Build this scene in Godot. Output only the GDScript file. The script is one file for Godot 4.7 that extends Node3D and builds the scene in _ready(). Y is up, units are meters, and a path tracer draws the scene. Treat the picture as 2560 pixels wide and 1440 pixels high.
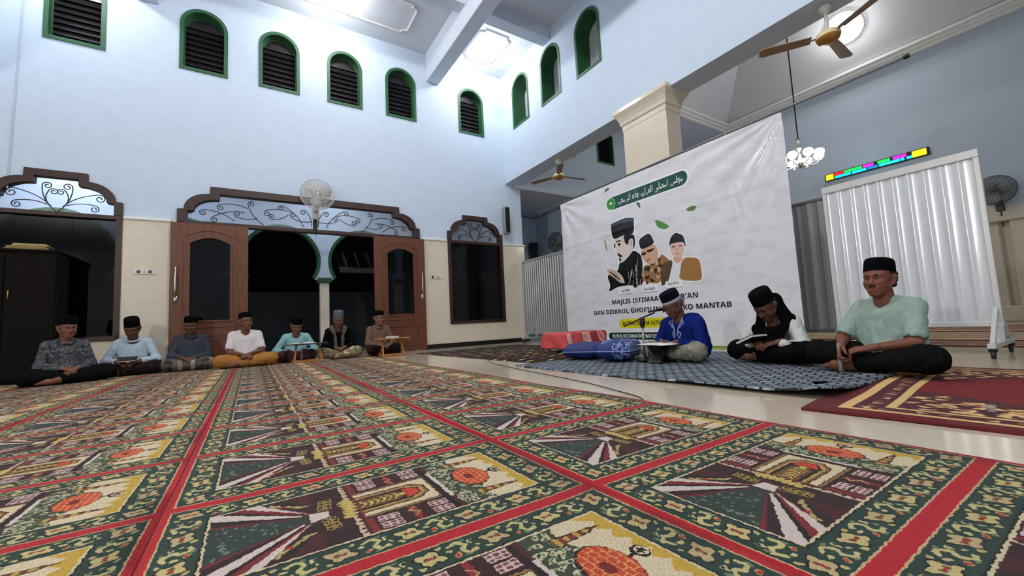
extends Node3D
# A seated prayer gathering in a mosque hall at night. x runs right along the door wall, -z towards that wall, y up.

var M := {}
var names := {}
var noise := FastNoiseLite.new()

const WALL_Z := -8.6      # inner face of the door wall
const RIGHT_X := 5.46     # hall face of the clerestory wall on the right
const LEFT_X := -3.38

func _ready():
	setup_view()
	make_materials()
	build_shell()
	build_back_openings()
	build_right_side()
	build_porch()
	build_lamps()
	build_carpets()
	build_banner()
	build_partitions()
	build_furniture()
	build_details()
	build_people()

func setup_view():
	var cam := Camera3D.new()
	cam.name = "camera"
	cam.fov = 70.38
	cam.near = 0.05
	cam.far = 100.0
	add_child(cam)
	cam.transform = Transform3D(Basis.from_euler(Vector3(0.0843, -0.570, -0.050), EULER_ORDER_YXZ), Vector3(0, 0.49, 0))
	var we := WorldEnvironment.new()
	we.name = "world_environment"
	var e := Environment.new()
	e.background_mode = Environment.BG_COLOR
	e.background_color = Color(0.006, 0.007, 0.010)
	e.tonemap_mode = Environment.TONE_MAPPER_LINEAR
	e.tonemap_exposure = 1.15
	e.sdfgi_enabled = true
	e.ssao_enabled = true
	e.ssil_enabled = true
	we.environment = e
	add_child(we)

# ---------------------------------------------------------------- helpers
func numbered(called: String) -> String:
	if not names.has(called):
		names[called] = 0
		return called
	names[called] += 1
	return "%s_%03d" % [called, names[called]]

func tag(o: Node, label: String, category := "", group := "", kind := ""):
	if label != "": o.set_meta("label", label)
	if category != "": o.set_meta("category", category)
	if group != "": o.set_meta("group", group)
	if kind != "": o.set_meta("kind", kind)

func thing(called: String, at: Vector3, label: String, category: String, turn := 0.0, group := "") -> Node3D:
	var o := Node3D.new()
	o.name = numbered(called)
	add_child(o)
	o.position = at
	o.rotation.y = turn
	tag(o, label, category, group)
	return o

func setting(called: String, at := Vector3.ZERO, label := "") -> Node3D:
	var o := Node3D.new()
	o.name = called
	add_child(o)
	o.position = at
	tag(o, label, "", "", "structure")
	return o

func mesh(called: String, m: Mesh, material: Material, parent: Node) -> MeshInstance3D:
	var o := MeshInstance3D.new()
	o.mesh = m
	o.material_override = null
	for i in m.get_surface_count():
		o.set_surface_override_material(i, material)
	o.name = numbered(called) if parent == self else called
	o.cast_shadow = GeometryInstance3D.SHADOW_CASTING_SETTING_ON
	parent.add_child(o, true)
	return o

func obj(called: String, st: SurfaceTool, material: Material, parent: Node) -> MeshInstance3D:
	st.generate_normals()
	return mesh(called, st.commit(), material, parent)

func struct(called: String, st: SurfaceTool, material: Material, label := "") -> MeshInstance3D:
	var o := obj(called, st, material, self)
	o.name = called
	tag(o, label, "", "", "structure")
	return o

func S(smooth := false) -> SurfaceTool:
	var st := SurfaceTool.new()
	st.begin(Mesh.PRIMITIVE_TRIANGLES)
	st.set_smooth_group(0 if smooth else -1)
	return st

func tri(st: SurfaceTool, a: Vector3, b: Vector3, c: Vector3, out := Vector3.ZERO):
	# front faces run clockwise; out gives the side that faces outwards
	var n := (c - a).cross(b - a)
	if out != Vector3.ZERO and n.dot(out) < 0:
		st.add_vertex(a); st.add_vertex(c); st.add_vertex(b)
	else:
		st.add_vertex(a); st.add_vertex(b); st.add_vertex(c)

func quad(st: SurfaceTool, a: Vector3, b: Vector3, c: Vector3, d: Vector3, out := Vector3.ZERO):
	tri(st, a, b, c, out)
	tri(st, a, c, d, out)

func quad_uv(st: SurfaceTool, p: Array, uv: Array):
	for i in [0, 1, 2, 0, 2, 3]:
		st.set_uv(uv[i])
		st.add_vertex(p[i])

# a box with chamfered edges
func bx(st: SurfaceTool, c: Vector3, s: Vector3, bevel := 0.0, bas := Basis()):
	var h := s * 0.5
	var b: float = min(bevel, min(h.x, min(h.y, h.z)) * 0.9)
	if b <= 0.0:
		for ax in 3:
			for sg in [-1.0, 1.0]:
				var u := Vector3.ZERO; var v := Vector3.ZERO; var n := Vector3.ZERO
				n[ax] = h[ax] * sg; u[(ax + 1) % 3] = h[(ax + 1) % 3]; v[(ax + 2) % 3] = h[(ax + 2) % 3]
				quad(st, c + bas * (n - u - v), c + bas * (n + u - v), c + bas * (n + u + v), c + bas * (n - u + v), bas * n)
		return
	var k := h - Vector3(b, b, b)
	for ax in 3:
		var i1 := (ax + 1) % 3
		var i2 := (ax + 2) % 3
		for sg in [-1.0, 1.0]:
			var n := Vector3.ZERO; var u := Vector3.ZERO; var v := Vector3.ZERO
			n[ax] = h[ax] * sg; u[i1] = k[i1]; v[i2] = k[i2]
			quad(st, c + bas * (n - u - v), c + bas * (n + u - v), c + bas * (n + u + v), c + bas * (n - u + v), bas * n)
		# edges parallel to axis ax
		for s1 in [-1.0, 1.0]:
			for s2 in [-1.0, 1.0]:
				var a1 := Vector3.ZERO; var a2 := Vector3.ZERO; var l := Vector3.ZERO; var o := Vector3.ZERO
				a1[i1] = h[i1] * s1; a1[i2] = k[i2] * s2
				a2[i1] = k[i1] * s1; a2[i2] = h[i2] * s2
				l[ax] = k[ax]
				o[i1] = s1; o[i2] = s2
				quad(st, c + bas * (a1 - l), c + bas * (a1 + l), c + bas * (a2 + l), c + bas * (a2 - l), bas * o)
	for sx in [-1.0, 1.0]:
		for sy in [-1.0, 1.0]:
			for sz in [-1.0, 1.0]:
				var sv := Vector3(sx, sy, sz)
				tri(st, c + bas * (Vector3(h.x, k.y, k.z) * sv), c + bas * (Vector3(k.x, h.y, k.z) * sv), c + bas * (Vector3(k.x, k.y, h.z) * sv), bas * sv)

func box_part(called: String, c: Vector3, s: Vector3, m: Material, parent: Node, bevel := 0.0, bas := Basis()) -> MeshInstance3D:
	var st := S()
	bx(st, c, s, bevel, bas)
	return obj(called, st, m, parent)

func frame_of(dir: Vector3) -> Basis:
	var d := dir.normalized()
	var u := d.cross(Vector3.UP if abs(d.y) < 0.95 else Vector3.RIGHT).normalized()
	return Basis(u, d, u.cross(d).normalized())

# a tube along points with a radius (or one radius for each point)
func tube(st: SurfaceTool, pts: PackedVector3Array, r, sides := 8, caps := true):
	var rings := []
	var n := pts.size()
	var prev := Vector3.ZERO
	for i in n:
		var d := pts[min(i + 1, n - 1)] - pts[max(i - 1, 0)]
		if d.length() < 1e-7: d = Vector3.UP
		d = d.normalized()
		var u: Vector3
		if i == 0:
			u = frame_of(d).x
		else:
			u = prev - d * prev.dot(d)
			u = u.normalized() if u.length() > 1e-5 else frame_of(d).x
		prev = u
		var v := d.cross(u)
		var rr: float = r[i] if r is Array else r
		var ring := []
		for k in sides:
			var a := TAU * k / sides
			ring.append(pts[i] + (u * cos(a) + v * sin(a)) * rr)
		rings.append(ring)
	for i in n - 1:
		var mid := (pts[i] + pts[i + 1]) * 0.5
		for k in sides:
			var k2 := (k + 1) % sides
			var a: Vector3 = rings[i][k]; var b: Vector3 = rings[i][k2]; var c: Vector3 = rings[i + 1][k2]; var d: Vector3 = rings[i + 1][k]
			quad(st, a, b, c, d, (a + b + c + d) * 0.25 - mid)
	if caps:
		for e in [0, n - 1]:
			var o := pts[e] - pts[1 if e == 0 else n - 2]
			for k in sides:
				tri(st, pts[e], rings[e][k], rings[e][(k + 1) % sides], o)

# profile of (radius, height) pairs turned round the y axis; ex and ez stretch it to an oval
func lathe(st: SurfaceTool, prof: Array, seg: int, at := Vector3.ZERO, bas := Basis(), ex := 1.0, ez := 1.0):
	for i in prof.size() - 1:
		for k in seg:
			var a0 := TAU * k / seg
			var a1 := TAU * (k + 1) / seg
			var q := []
			for e in [[i, a0], [i, a1], [i + 1, a1], [i + 1, a0]]:
				var p: Vector2 = prof[e[0]]
				q.append(at + bas * Vector3(cos(e[1]) * p.x * ex, p.y, sin(e[1]) * p.x * ez))
			var am := (a0 + a1) * 0.5
			var dp: Vector2 = prof[i + 1] - prof[i]
			var o := bas * Vector3(cos(am) * dp.y, -dp.x, sin(am) * dp.y)
			if prof[i].x < 1e-6:
				tri(st, q[0], q[2], q[3], o)
			elif prof[i + 1].x < 1e-6:
				tri(st, q[0], q[1], q[2], o)
			else:
				quad(st, q[0], q[1], q[2], q[3], o)

# a flat outline in the local xy plane given thickness along local z
func prism(st: SurfaceTool, poly: PackedVector2Array, z0: float, z1: float, xf := Transform3D()):
	var idx := Geometry2D.triangulate_polygon(poly)
	for i in range(0, idx.size(), 3):
		for e in [[z0, -1.0], [z1, 1.0]]:
			var q := []
			for j in 3:
				var p := poly[idx[i + j]]
				q.append(xf * Vector3(p.x, p.y, e[0]))
			tri(st, q[0], q[1], q[2], xf.basis * Vector3(0, 0, e[1] * sign(z1 - z0)))
	var n := poly.size()
	var ccw := not Geometry2D.is_polygon_clockwise(poly)
	for i in n:
		var a := poly[i]; var b := poly[(i + 1) % n]
		var o := Vector2(b.y - a.y, a.x - b.x) * (1.0 if ccw else -1.0)
		quad(st, xf * Vector3(a.x, a.y, z0), xf * Vector3(b.x, b.y, z0), xf * Vector3(b.x, b.y, z1), xf * Vector3(a.x, a.y, z1), xf.basis * Vector3(o.x, o.y, 0))

# a band between two outlines with as many points each
func ring_prism(st: SurfaceTool, outer: PackedVector2Array, inner: PackedVector2Array, z0: float, z1: float, closed := true, xf := Transform3D()):
	var n := outer.size()
	for i in (n if closed else n - 1):
		var j := (i + 1) % n
		var a := outer[i]; var b := outer[j]; var c := inner[j]; var d := inner[i]
		for z in [z0, z1]:
			quad(st, xf * Vector3(a.x, a.y, z), xf * Vector3(b.x, b.y, z), xf * Vector3(c.x, c.y, z), xf * Vector3(d.x, d.y, z), xf.basis * Vector3(0, 0, z - (z0 + z1) * 0.5))
		var o := (a + b) - (c + d)
		quad(st, xf * Vector3(a.x, a.y, z0), xf * Vector3(b.x, b.y, z0), xf * Vector3(b.x, b.y, z1), xf * Vector3(a.x, a.y, z1), xf.basis * Vector3(o.x, o.y, 0))
		quad(st, xf * Vector3(d.x, d.y, z0), xf * Vector3(c.x, c.y, z0), xf * Vector3(c.x, c.y, z1), xf * Vector3(d.x, d.y, z1), xf.basis * Vector3(-o.x, -o.y, 0))
	if not closed:
		for i in [0, n - 1]:
			var a := outer[i]; var d := inner[i]
			var nb: int = 1 if i == 0 else n - 2
			var o2 := outer[i] - outer[nb]
			quad(st, xf * Vector3(a.x, a.y, z0), xf * Vector3(d.x, d.y, z0), xf * Vector3(d.x, d.y, z1), xf * Vector3(a.x, a.y, z1), xf.basis * Vector3(o2.x, o2.y, 0))

func arch(x0: float, x1: float, y0: float, y1: float, seg := 16) -> PackedVector2Array:
	# a rectangle with a half round top, anticlockwise from bottom left
	var r := (x1 - x0) * 0.5
	var pts := PackedVector2Array([Vector2(x0, y0), Vector2(x1, y0)])
	for i in seg + 1:
		var a := PI * i / seg
		pts.append(Vector2((x0 + x1) * 0.5 + cos(a) * r, y1 - r + sin(a) * r))
	return pts

func inset(poly: PackedVector2Array, d: float) -> PackedVector2Array:
	# moves every corner inwards along its mean normal (anticlockwise outlines)
	var out := PackedVector2Array()
	var n := poly.size()
	for i in n:
		var a := poly[(i + n - 1) % n]; var b := poly[i]; var c := poly[(i + 1) % n]
		var n1 := Vector2(-(b.y - a.y), b.x - a.x).normalized()
		var n2 := Vector2(-(c.y - b.y), c.x - b.x).normalized()
		var m := (n1 + n2).normalized()
		out.append(b + m * d / max(0.4, m.dot(n1)))
	return out

# a wall slab with openings cut through it by booleans: outlines lie in the slab's own xy plane
func pierced(called: String, x0: float, x1: float, y0: float, y1: float, thick: float, holes: Array, m: Material, xf: Transform3D, label := "") -> CSGCombiner3D:
	var root := CSGCombiner3D.new()
	root.name = called
	add_child(root)
	root.transform = xf
	tag(root, label, "", "", "structure")
	var b := CSGBox3D.new()
	b.name = "slab"
	b.size = Vector3(x1 - x0, y1 - y0, thick)
	b.position = Vector3((x0 + x1) * 0.5, (y0 + y1) * 0.5, -thick * 0.5)
	b.material = m
	root.add_child(b)
	for hpoly in holes:
		var p := CSGPolygon3D.new()
		p.name = "opening"
		p.polygon = hpoly
		p.depth = thick + 0.2
		p.position = Vector3(0, 0, 0.1)
		p.operation = CSGShape3D.OPERATION_SUBTRACTION
		p.material = m
		root.add_child(p, true)
	return root

func rect(x0: float, x1: float, y0: float, y1: float) -> PackedVector2Array:
	return PackedVector2Array([Vector2(x0, y0), Vector2(x1, y0), Vector2(x1, y1), Vector2(x0, y1)])

func mat(c: Color, rough := 0.8, metal := 0.0) -> StandardMaterial3D:
	var m := StandardMaterial3D.new()
	m.albedo_color = c
	m.roughness = rough
	m.metallic = metal
	return m

func glow(c: Color, energy: float) -> StandardMaterial3D:
	var m := mat(c, 0.5)
	m.emission_enabled = true
	m.emission = c
	m.emission_energy_multiplier = energy
	return m

func noise_tex(freq: float, lo: Color, hi: Color, size := 512, oct := 4, sd := 1) -> NoiseTexture2D:
	var n := FastNoiseLite.new()
	n.seed = sd
	n.noise_type = FastNoiseLite.TYPE_SIMPLEX_SMOOTH
	n.frequency = freq
	n.fractal_octaves = oct
	var t := NoiseTexture2D.new()
	t.width = size
	t.height = size
	t.seamless = true
	t.noise = n
	var g := Gradient.new()
	g.set_color(0, lo)
	g.set_color(1, hi)
	t.color_ramp = g
	return t

func bump_tex(freq: float, strength: float, size := 512, oct := 3, sd := 5) -> NoiseTexture2D:
	var n := FastNoiseLite.new()
	n.seed = sd
	n.frequency = freq
	n.fractal_octaves = oct
	var t := NoiseTexture2D.new()
	t.width = size
	t.height = size
	t.seamless = true
	t.noise = n
	t.as_normal_map = true
	t.bump_strength = strength
	return t

func tri_mat(lo: Color, hi: Color, scale: float, rough := 0.8, freq := 0.02, bump := 0.0, sd := 1) -> StandardMaterial3D:
	var m := mat(Color.WHITE, rough)
	m.albedo_texture = noise_tex(freq, lo, hi, 512, 4, sd)
	m.uv1_triplanar = true
	m.uv1_world_triplanar = true
	m.uv1_scale = Vector3.ONE * scale
	if bump > 0.0:
		m.normal_enabled = true
		m.normal_texture = bump_tex(freq * 3.0, 4.0, 512, 3, sd + 7)
		m.normal_scale = bump
	return m

func make_materials():
	noise.seed = 11
	noise.frequency = 1.0
	M.blue_wall = tri_mat(Color(0.745, 0.805, 0.878), Color(0.77, 0.83, 0.898), 0.4, 0.75, 0.02, 0.05, 2)
	M.white_beam = tri_mat(Color(0.77, 0.80, 0.86), Color(0.80, 0.83, 0.88), 0.4, 0.8, 0.02, 0.05, 3)
	M.ceiling = tri_mat(Color(0.78, 0.80, 0.835), Color(0.81, 0.83, 0.86), 0.3, 0.85, 0.02, 0.0, 4)
	M.moulding = mat(Color(0.9, 0.9, 0.9), 0.6)
	M.cream_tile = tri_mat(Color(0.83, 0.79, 0.715), Color(0.86, 0.82, 0.745), 0.6, 0.16, 0.02, 0.0, 5)
	M.rail = mat(Color(0.86, 0.86, 0.85), 0.35)
	M.skirting = mat(Color(0.035, 0.033, 0.032), 0.25)
	M.floor = tri_mat(Color(0.76, 0.70, 0.62), Color(0.79, 0.735, 0.655), 0.7, 0.12, 0.03, 0.0, 6)
	M.wood = wood_mat(Color(0.32, 0.165, 0.075), Color(0.44, 0.235, 0.11), 0.5)
	M.dark_wood = wood_mat(Color(0.16, 0.075, 0.052), Color(0.22, 0.105, 0.072), 0.5)
	M.table_wood = wood_mat(Color(0.62, 0.38, 0.16), Color(0.75, 0.5, 0.23), 0.4)
	M.dark_table = wood_mat(Color(0.10, 0.06, 0.04), Color(0.16, 0.10, 0.06), 0.4)
	M.green = tri_mat(Color(0.13, 0.32, 0.2), Color(0.17, 0.37, 0.24), 2.0, 0.5, 0.03, 0.0, 8)
	M.green_deep = mat(Color(0.06, 0.30, 0.14), 0.45)
	M.slat = mat(Color(0.13, 0.12, 0.13), 0.18)
	M.iron = mat(Color(0.16, 0.12, 0.11), 0.45, 0.3)
	M.clear_glass = glass(Color(0.85, 0.88, 0.9), 0.10)
	M.tint_glass = glass(Color(0.012, 0.014, 0.016), 0.80)
	M.pale_panel = tri_mat(Color(0.66, 0.68, 0.72), Color(0.72, 0.74, 0.78), 1.0, 0.5, 0.02, 0.0, 9)
	M.steel = mat(Color(0.72, 0.72, 0.7), 0.25, 0.9)
	M.black_plastic = mat(Color(0.03, 0.03, 0.033), 0.4)
	M.white_plastic = mat(Color(0.82, 0.82, 0.8), 0.35)
	M.black_cabinet = mat(Color(0.10, 0.09, 0.085), 0.6)
	M.black_cabinet.metallic_specular = 0.08
	M.cable = mat(Color(0.03, 0.03, 0.03), 0.5)
	M.paper = mat(Color(0.86, 0.86, 0.83), 0.8)
	M.galvanised = mat(Color(0.60, 0.61, 0.615), 0.36, 0.7)
	M.shade_grey_sheet = mat(Color(0.58, 0.58, 0.59), 0.5, 0.3)  # grey that stands for the banner shade on the white partition
	M.white_sheet = mat(Color(0.86, 0.87, 0.88), 0.2, 0.25)
	M.white_frame = mat(Color(0.80, 0.80, 0.79), 0.35, 0.1)
	M.night = mat(Color(0.02, 0.022, 0.025), 0.9)

func wood_mat(lo: Color, hi: Color, rough: float) -> StandardMaterial3D:
	var m := mat(Color.WHITE, rough)
	m.albedo_texture = noise_tex(0.012, lo, hi, 512, 5, int(lo.r * 1000))
	m.uv1_triplanar = true
	m.uv1_world_triplanar = true
	m.uv1_scale = Vector3(3.0, 0.35, 3.0)
	return m

func glass(c: Color, alpha: float) -> StandardMaterial3D:
	var m := mat(Color(c.r, c.g, c.b, alpha), 0.03)
	m.transparency = BaseMaterial3D.TRANSPARENCY_ALPHA
	m.metallic_specular = 0.3
	return m

# -------------------------------------------------- the room itself
func back_windows() -> Array:
	# centres of the arched louvre windows in the door wall
	return [-2.33, -0.72, 0.445, 1.63, 2.81, 4.56]

func portal_outline(cx: float, a: float, y0: float, top: float, inner_step: float) -> PackedVector2Array:
	# stepped and rounded head of the timber openings, from right foot over the top to left foot
	var r := PackedVector2Array()
	var sh := (top - y0)
	r.append(Vector2(cx + a, y0))
	r.append(Vector2(cx + a, y0 + sh * 0.34))
	r.append(Vector2(cx + a - 0.085, y0 + sh * 0.36))
	var rx := inner_step - 0.085
	for i in 9:
		var t := PI * 0.5 * i / 8.0
		r.append(Vector2(cx + a - 0.085 - rx * (1.0 - cos(t)), y0 + sh * 0.36 + sh * 0.44 * sin(t)))
	r.append(Vector2(cx + a - inner_step - 0.005, top))
	var left := PackedVector2Array()
	for i in range(r.size() - 1, -1, -1):
		left.append(Vector2(2.0 * cx - r[i].x, r[i].y))
	r.append_array(left)
	return r

func build_shell():
	# floor
	var st := S()
	bx(st, Vector3(2.5, -0.06, -5.0), Vector3(24.0, 0.12, 22.0))
	struct("floor", st, M.floor, "cream glazed tile floor of the hall")
	# door wall: louvre arches, portal, two picture windows
	var holes := []
	for c in back_windows():
		holes.append(arch(c - 0.345, c + 0.345, 5.14, 6.32))
	var ph := portal_outline(1.04, 2.0, 2.43, 3.04, 0.42)
	var port := PackedVector2Array([Vector2(-1.02, -0.01), Vector2(3.10, -0.01)])
	var pf := PackedVector2Array([Vector2(1.04 - 2.0, -0.02), Vector2(1.04 + 2.0, -0.02)])
	pf.append_array(ph)
	holes.append(pf)
	for c in [-2.45, 4.535]:
		var w := PackedVector2Array([Vector2(c - 0.70, 0.57), Vector2(c + 0.70, 0.57)])
		w.append_array(portal_outline(c, 0.70, 2.43, 3.05, 0.38))
		holes.append(w)
	pierced("wall_back", -9.0, 5.91, 0.0, 7.0, 0.2, holes, M.blue_wall, Transform3D(Basis(), Vector3(0, 0, WALL_Z)), "pale blue wall with arched louvre windows and doors")
	# cream tiles on the lower wall
	var low := []
	low.append(rect(-1.02, 3.10, -0.5, 3.0))
	low.append(rect(-3.17, -1.73, 0.55, 3.0))
	low.append(rect(3.815, 5.255, 0.55, 3.0))
	pierced("wall_back_dado", -9.0, 5.93, 0.0, 2.43, 0.018, low, M.cream_tile, Transform3D(Basis(), Vector3(0, 0, WALL_Z + 0.018)), "cream tiled lower part of the door wall")
	# dado rail and black skirting
	st = S()
	for r in [[-9.0, -3.2], [-1.71, -1.12], [3.20, 3.79], [5.28, 5.96]]:
		bx(st, Vector3((r[0] + r[1]) * 0.5, 2.445, WALL_Z + 0.02), Vector3(r[1] - r[0], 0.05, 0.05), 0.008)
	struct("trim_1", st, M.rail, "white rail capping the cream tiles")
	st = S()
	for r in [[-9.0, -1.12], [3.20, 5.94]]:
		bx(st, Vector3((r[0] + r[1]) * 0.5, 0.05, WALL_Z + 0.022), Vector3(r[1] - r[0], 0.1, 0.03), 0.004)
	struct("baseboard_back", st, M.skirting, "black skirting along the door wall")
	# clerestory wall over the right hand aisle, with deep green niches
	holes = []
	for zc in [-7.73, -6.56, -5.39]:
		holes.append(arch(-zc - 0.315, -zc + 0.315, 5.27, 6.46))
	# slab local x is -z, its face looks towards -x
	var xf := Transform3D(Basis(Vector3(0, 0, -1), Vector3(0, 1, 0), Vector3(-1, 0, 0)), Vector3(RIGHT_X, 0, 0))
	pierced("wall_right", -4.6, 8.6, 4.02, 7.0, 0.44, holes, M.blue_wall, xf, "pale blue clerestory wall with three green arched niches")
	st = S()
	bx(st, Vector3(LEFT_X - 0.22, 5.51, -2.0), Vector3(0.44, 2.98, 13.2))
	struct("wall_left", st, M.blue_wall, "pale blue clerestory wall on the left")
	st = S()
	bx(st, Vector3(2.5, 3.5, 4.7), Vector3(24.0, 7.2, 0.2))
	struct("wall_front", st, M.blue_wall, "pale blue wall behind the camera")
	# hall ceiling slab and its beams
	st = S()
	bx(st, Vector3(1.04, 6.95, -2.0), Vector3(9.7, 0.2, 13.6))
	struct("ceiling", st, M.ceiling, "white plaster ceiling of the hall")
	var n := 2
	for x in [3.57, -1.49]:
		st = S()
		bx(st, Vector3(x, 6.52, -2.0), Vector3(0.30, 0.68, 13.2), 0.01)
		struct("trim_%d" % n, st, M.white_beam, "deep ceiling beam running away from the door wall")
		n += 1
	for z in [-6.62, -2.0, 2.5]:
		st = S()
		bx(st, Vector3(1.04, 6.72, z), Vector3(8.84, 0.28, 0.28), 0.01)
		struct("trim_%d" % n, st, M.white_beam, "shallow ceiling beam across the hall")
		n += 1
	# left aisle, outside the picture, closes the hall
	st = S()
	bx(st, Vector3(-6.4, 4.2, -2.0), Vector3(5.4, 0.2, 13.4))
	struct("ceiling_aisle_left", st, M.ceiling, "low ceiling of the left aisle")
	st = S()
	bx(st, Vector3(-9.0, 3.5, -5.0), Vector3(0.2, 7.2, 20.0))
	struct("wall_far_left", st, M.blue_wall, "outer wall of the left aisle")

func arched_window(called: String, c: float, y0: float, y1: float, hw: float, xf: Transform3D, label: String, deep := false):
	var w := setting(called, Vector3.ZERO, label)
	w.transform = xf
	var outer := arch(c - hw, c + hw, y0, y1)
	var inner := inset(outer, 0.058)
	var st := S()
	ring_prism(st, outer, inner, -0.10, 0.018)
	obj("frame", st, M.green, w)
	# lining of the reveal
	st = S()
	ring_prism(st, inner, inset(inner, 0.012), -0.195, -0.10)
	obj("reveal", st, M.green_deep, w)
	var top := y1 - hw + 0.02
	# overlapping glass louvre blades below, a fixed pane above
	var nb := 8
	var y_low := y0 + 0.058
	var pitch := (top - y_low) / nb
	for i in nb:
		var yy := y_low + pitch * (i + 0.5)
		box_part("slat", Vector3(c, yy, -0.135), Vector3((hw - 0.062) * 2.0, 0.006, pitch * 1.12), M.slat, w, 0.0, Basis(Vector3.RIGHT, deg_to_rad(66)))
	var cap := PackedVector2Array()
	for p in inset(inner, 0.010):
		if p.y > top - 0.005: cap.append(p)
	st = S()
	prism(st, cap, -0.165, -0.158)
	obj("lunette", st, M.slat, w)
	st = S()
	ring_prism(st, cap, squeeze(cap, Vector2(c, top), 0.93), -0.158, -0.145, false)
	obj("lunette_bead", st, M.green_deep, w)

func squeeze(p: PackedVector2Array, c: Vector2, f: float) -> PackedVector2Array:
	var o := PackedVector2Array()
	for q in p: o.append(c + (q - c) * f)
	return o

func scroll_points(c: Vector2, r: float, a0: float, turns: float, dirn: float, tail: PackedVector2Array) -> PackedVector2Array:
	var p := PackedVector2Array()
	var n := int(14 * turns) + 6
	for i in n + 1:
		var t := float(i) / n
		var rr: float = r * (0.22 + 0.78 * t)
		var a := a0 + dirn * TAU * turns * (t - 1.0)
		p.append(c + Vector2(cos(a), sin(a)) * rr)
	p.append_array(tail)
	return p

func bez(a: Vector2, b: Vector2, c: Vector2, d: Vector2, n := 10) -> PackedVector2Array:
	var p := PackedVector2Array()
	for i in range(1, n + 1): p.append(a.bezier_interpolate(b, c, d, float(i) / n))
	return p

func ironwork(parent: Node, p2: PackedVector2Array, z: float, r := 0.007):
	var p3 := PackedVector3Array()
	for q in p2: p3.append(Vector3(q.x, q.y, z))
	var st := S(true)
	tube(st, p3, r, 5)
	obj("scroll", st, M.iron, parent)

# one branch: a stem from s to e that ends in a spiral
func branch(parent: Node, s: Vector2, e: Vector2, bend: float, r: float, dirn: float, z: float):
	var d := e - s
	var nrm := Vector2(-d.y, d.x).normalized()
	var tdir := (d.normalized() + nrm * bend * -0.9).normalized()
	var c := e + Vector2(-tdir.y, tdir.x) * r * dirn
	var a_end := (e - c).angle()
	var p := PackedVector2Array([s])
	p.append_array(bez(s, s + d * 0.35 + nrm * bend * d.length() * 0.35, e - tdir * d.length() * 0.3, e, 12))
	var n := 22
	for i in range(1, n + 1):
		var t := float(i) / n
		var a := a_end + dirn * TAU * 1.35 * t
		p.append(c + Vector2(cos(a), sin(a)) * r * (1.0 - 0.75 * t))
	ironwork(parent, p, z)

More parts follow.
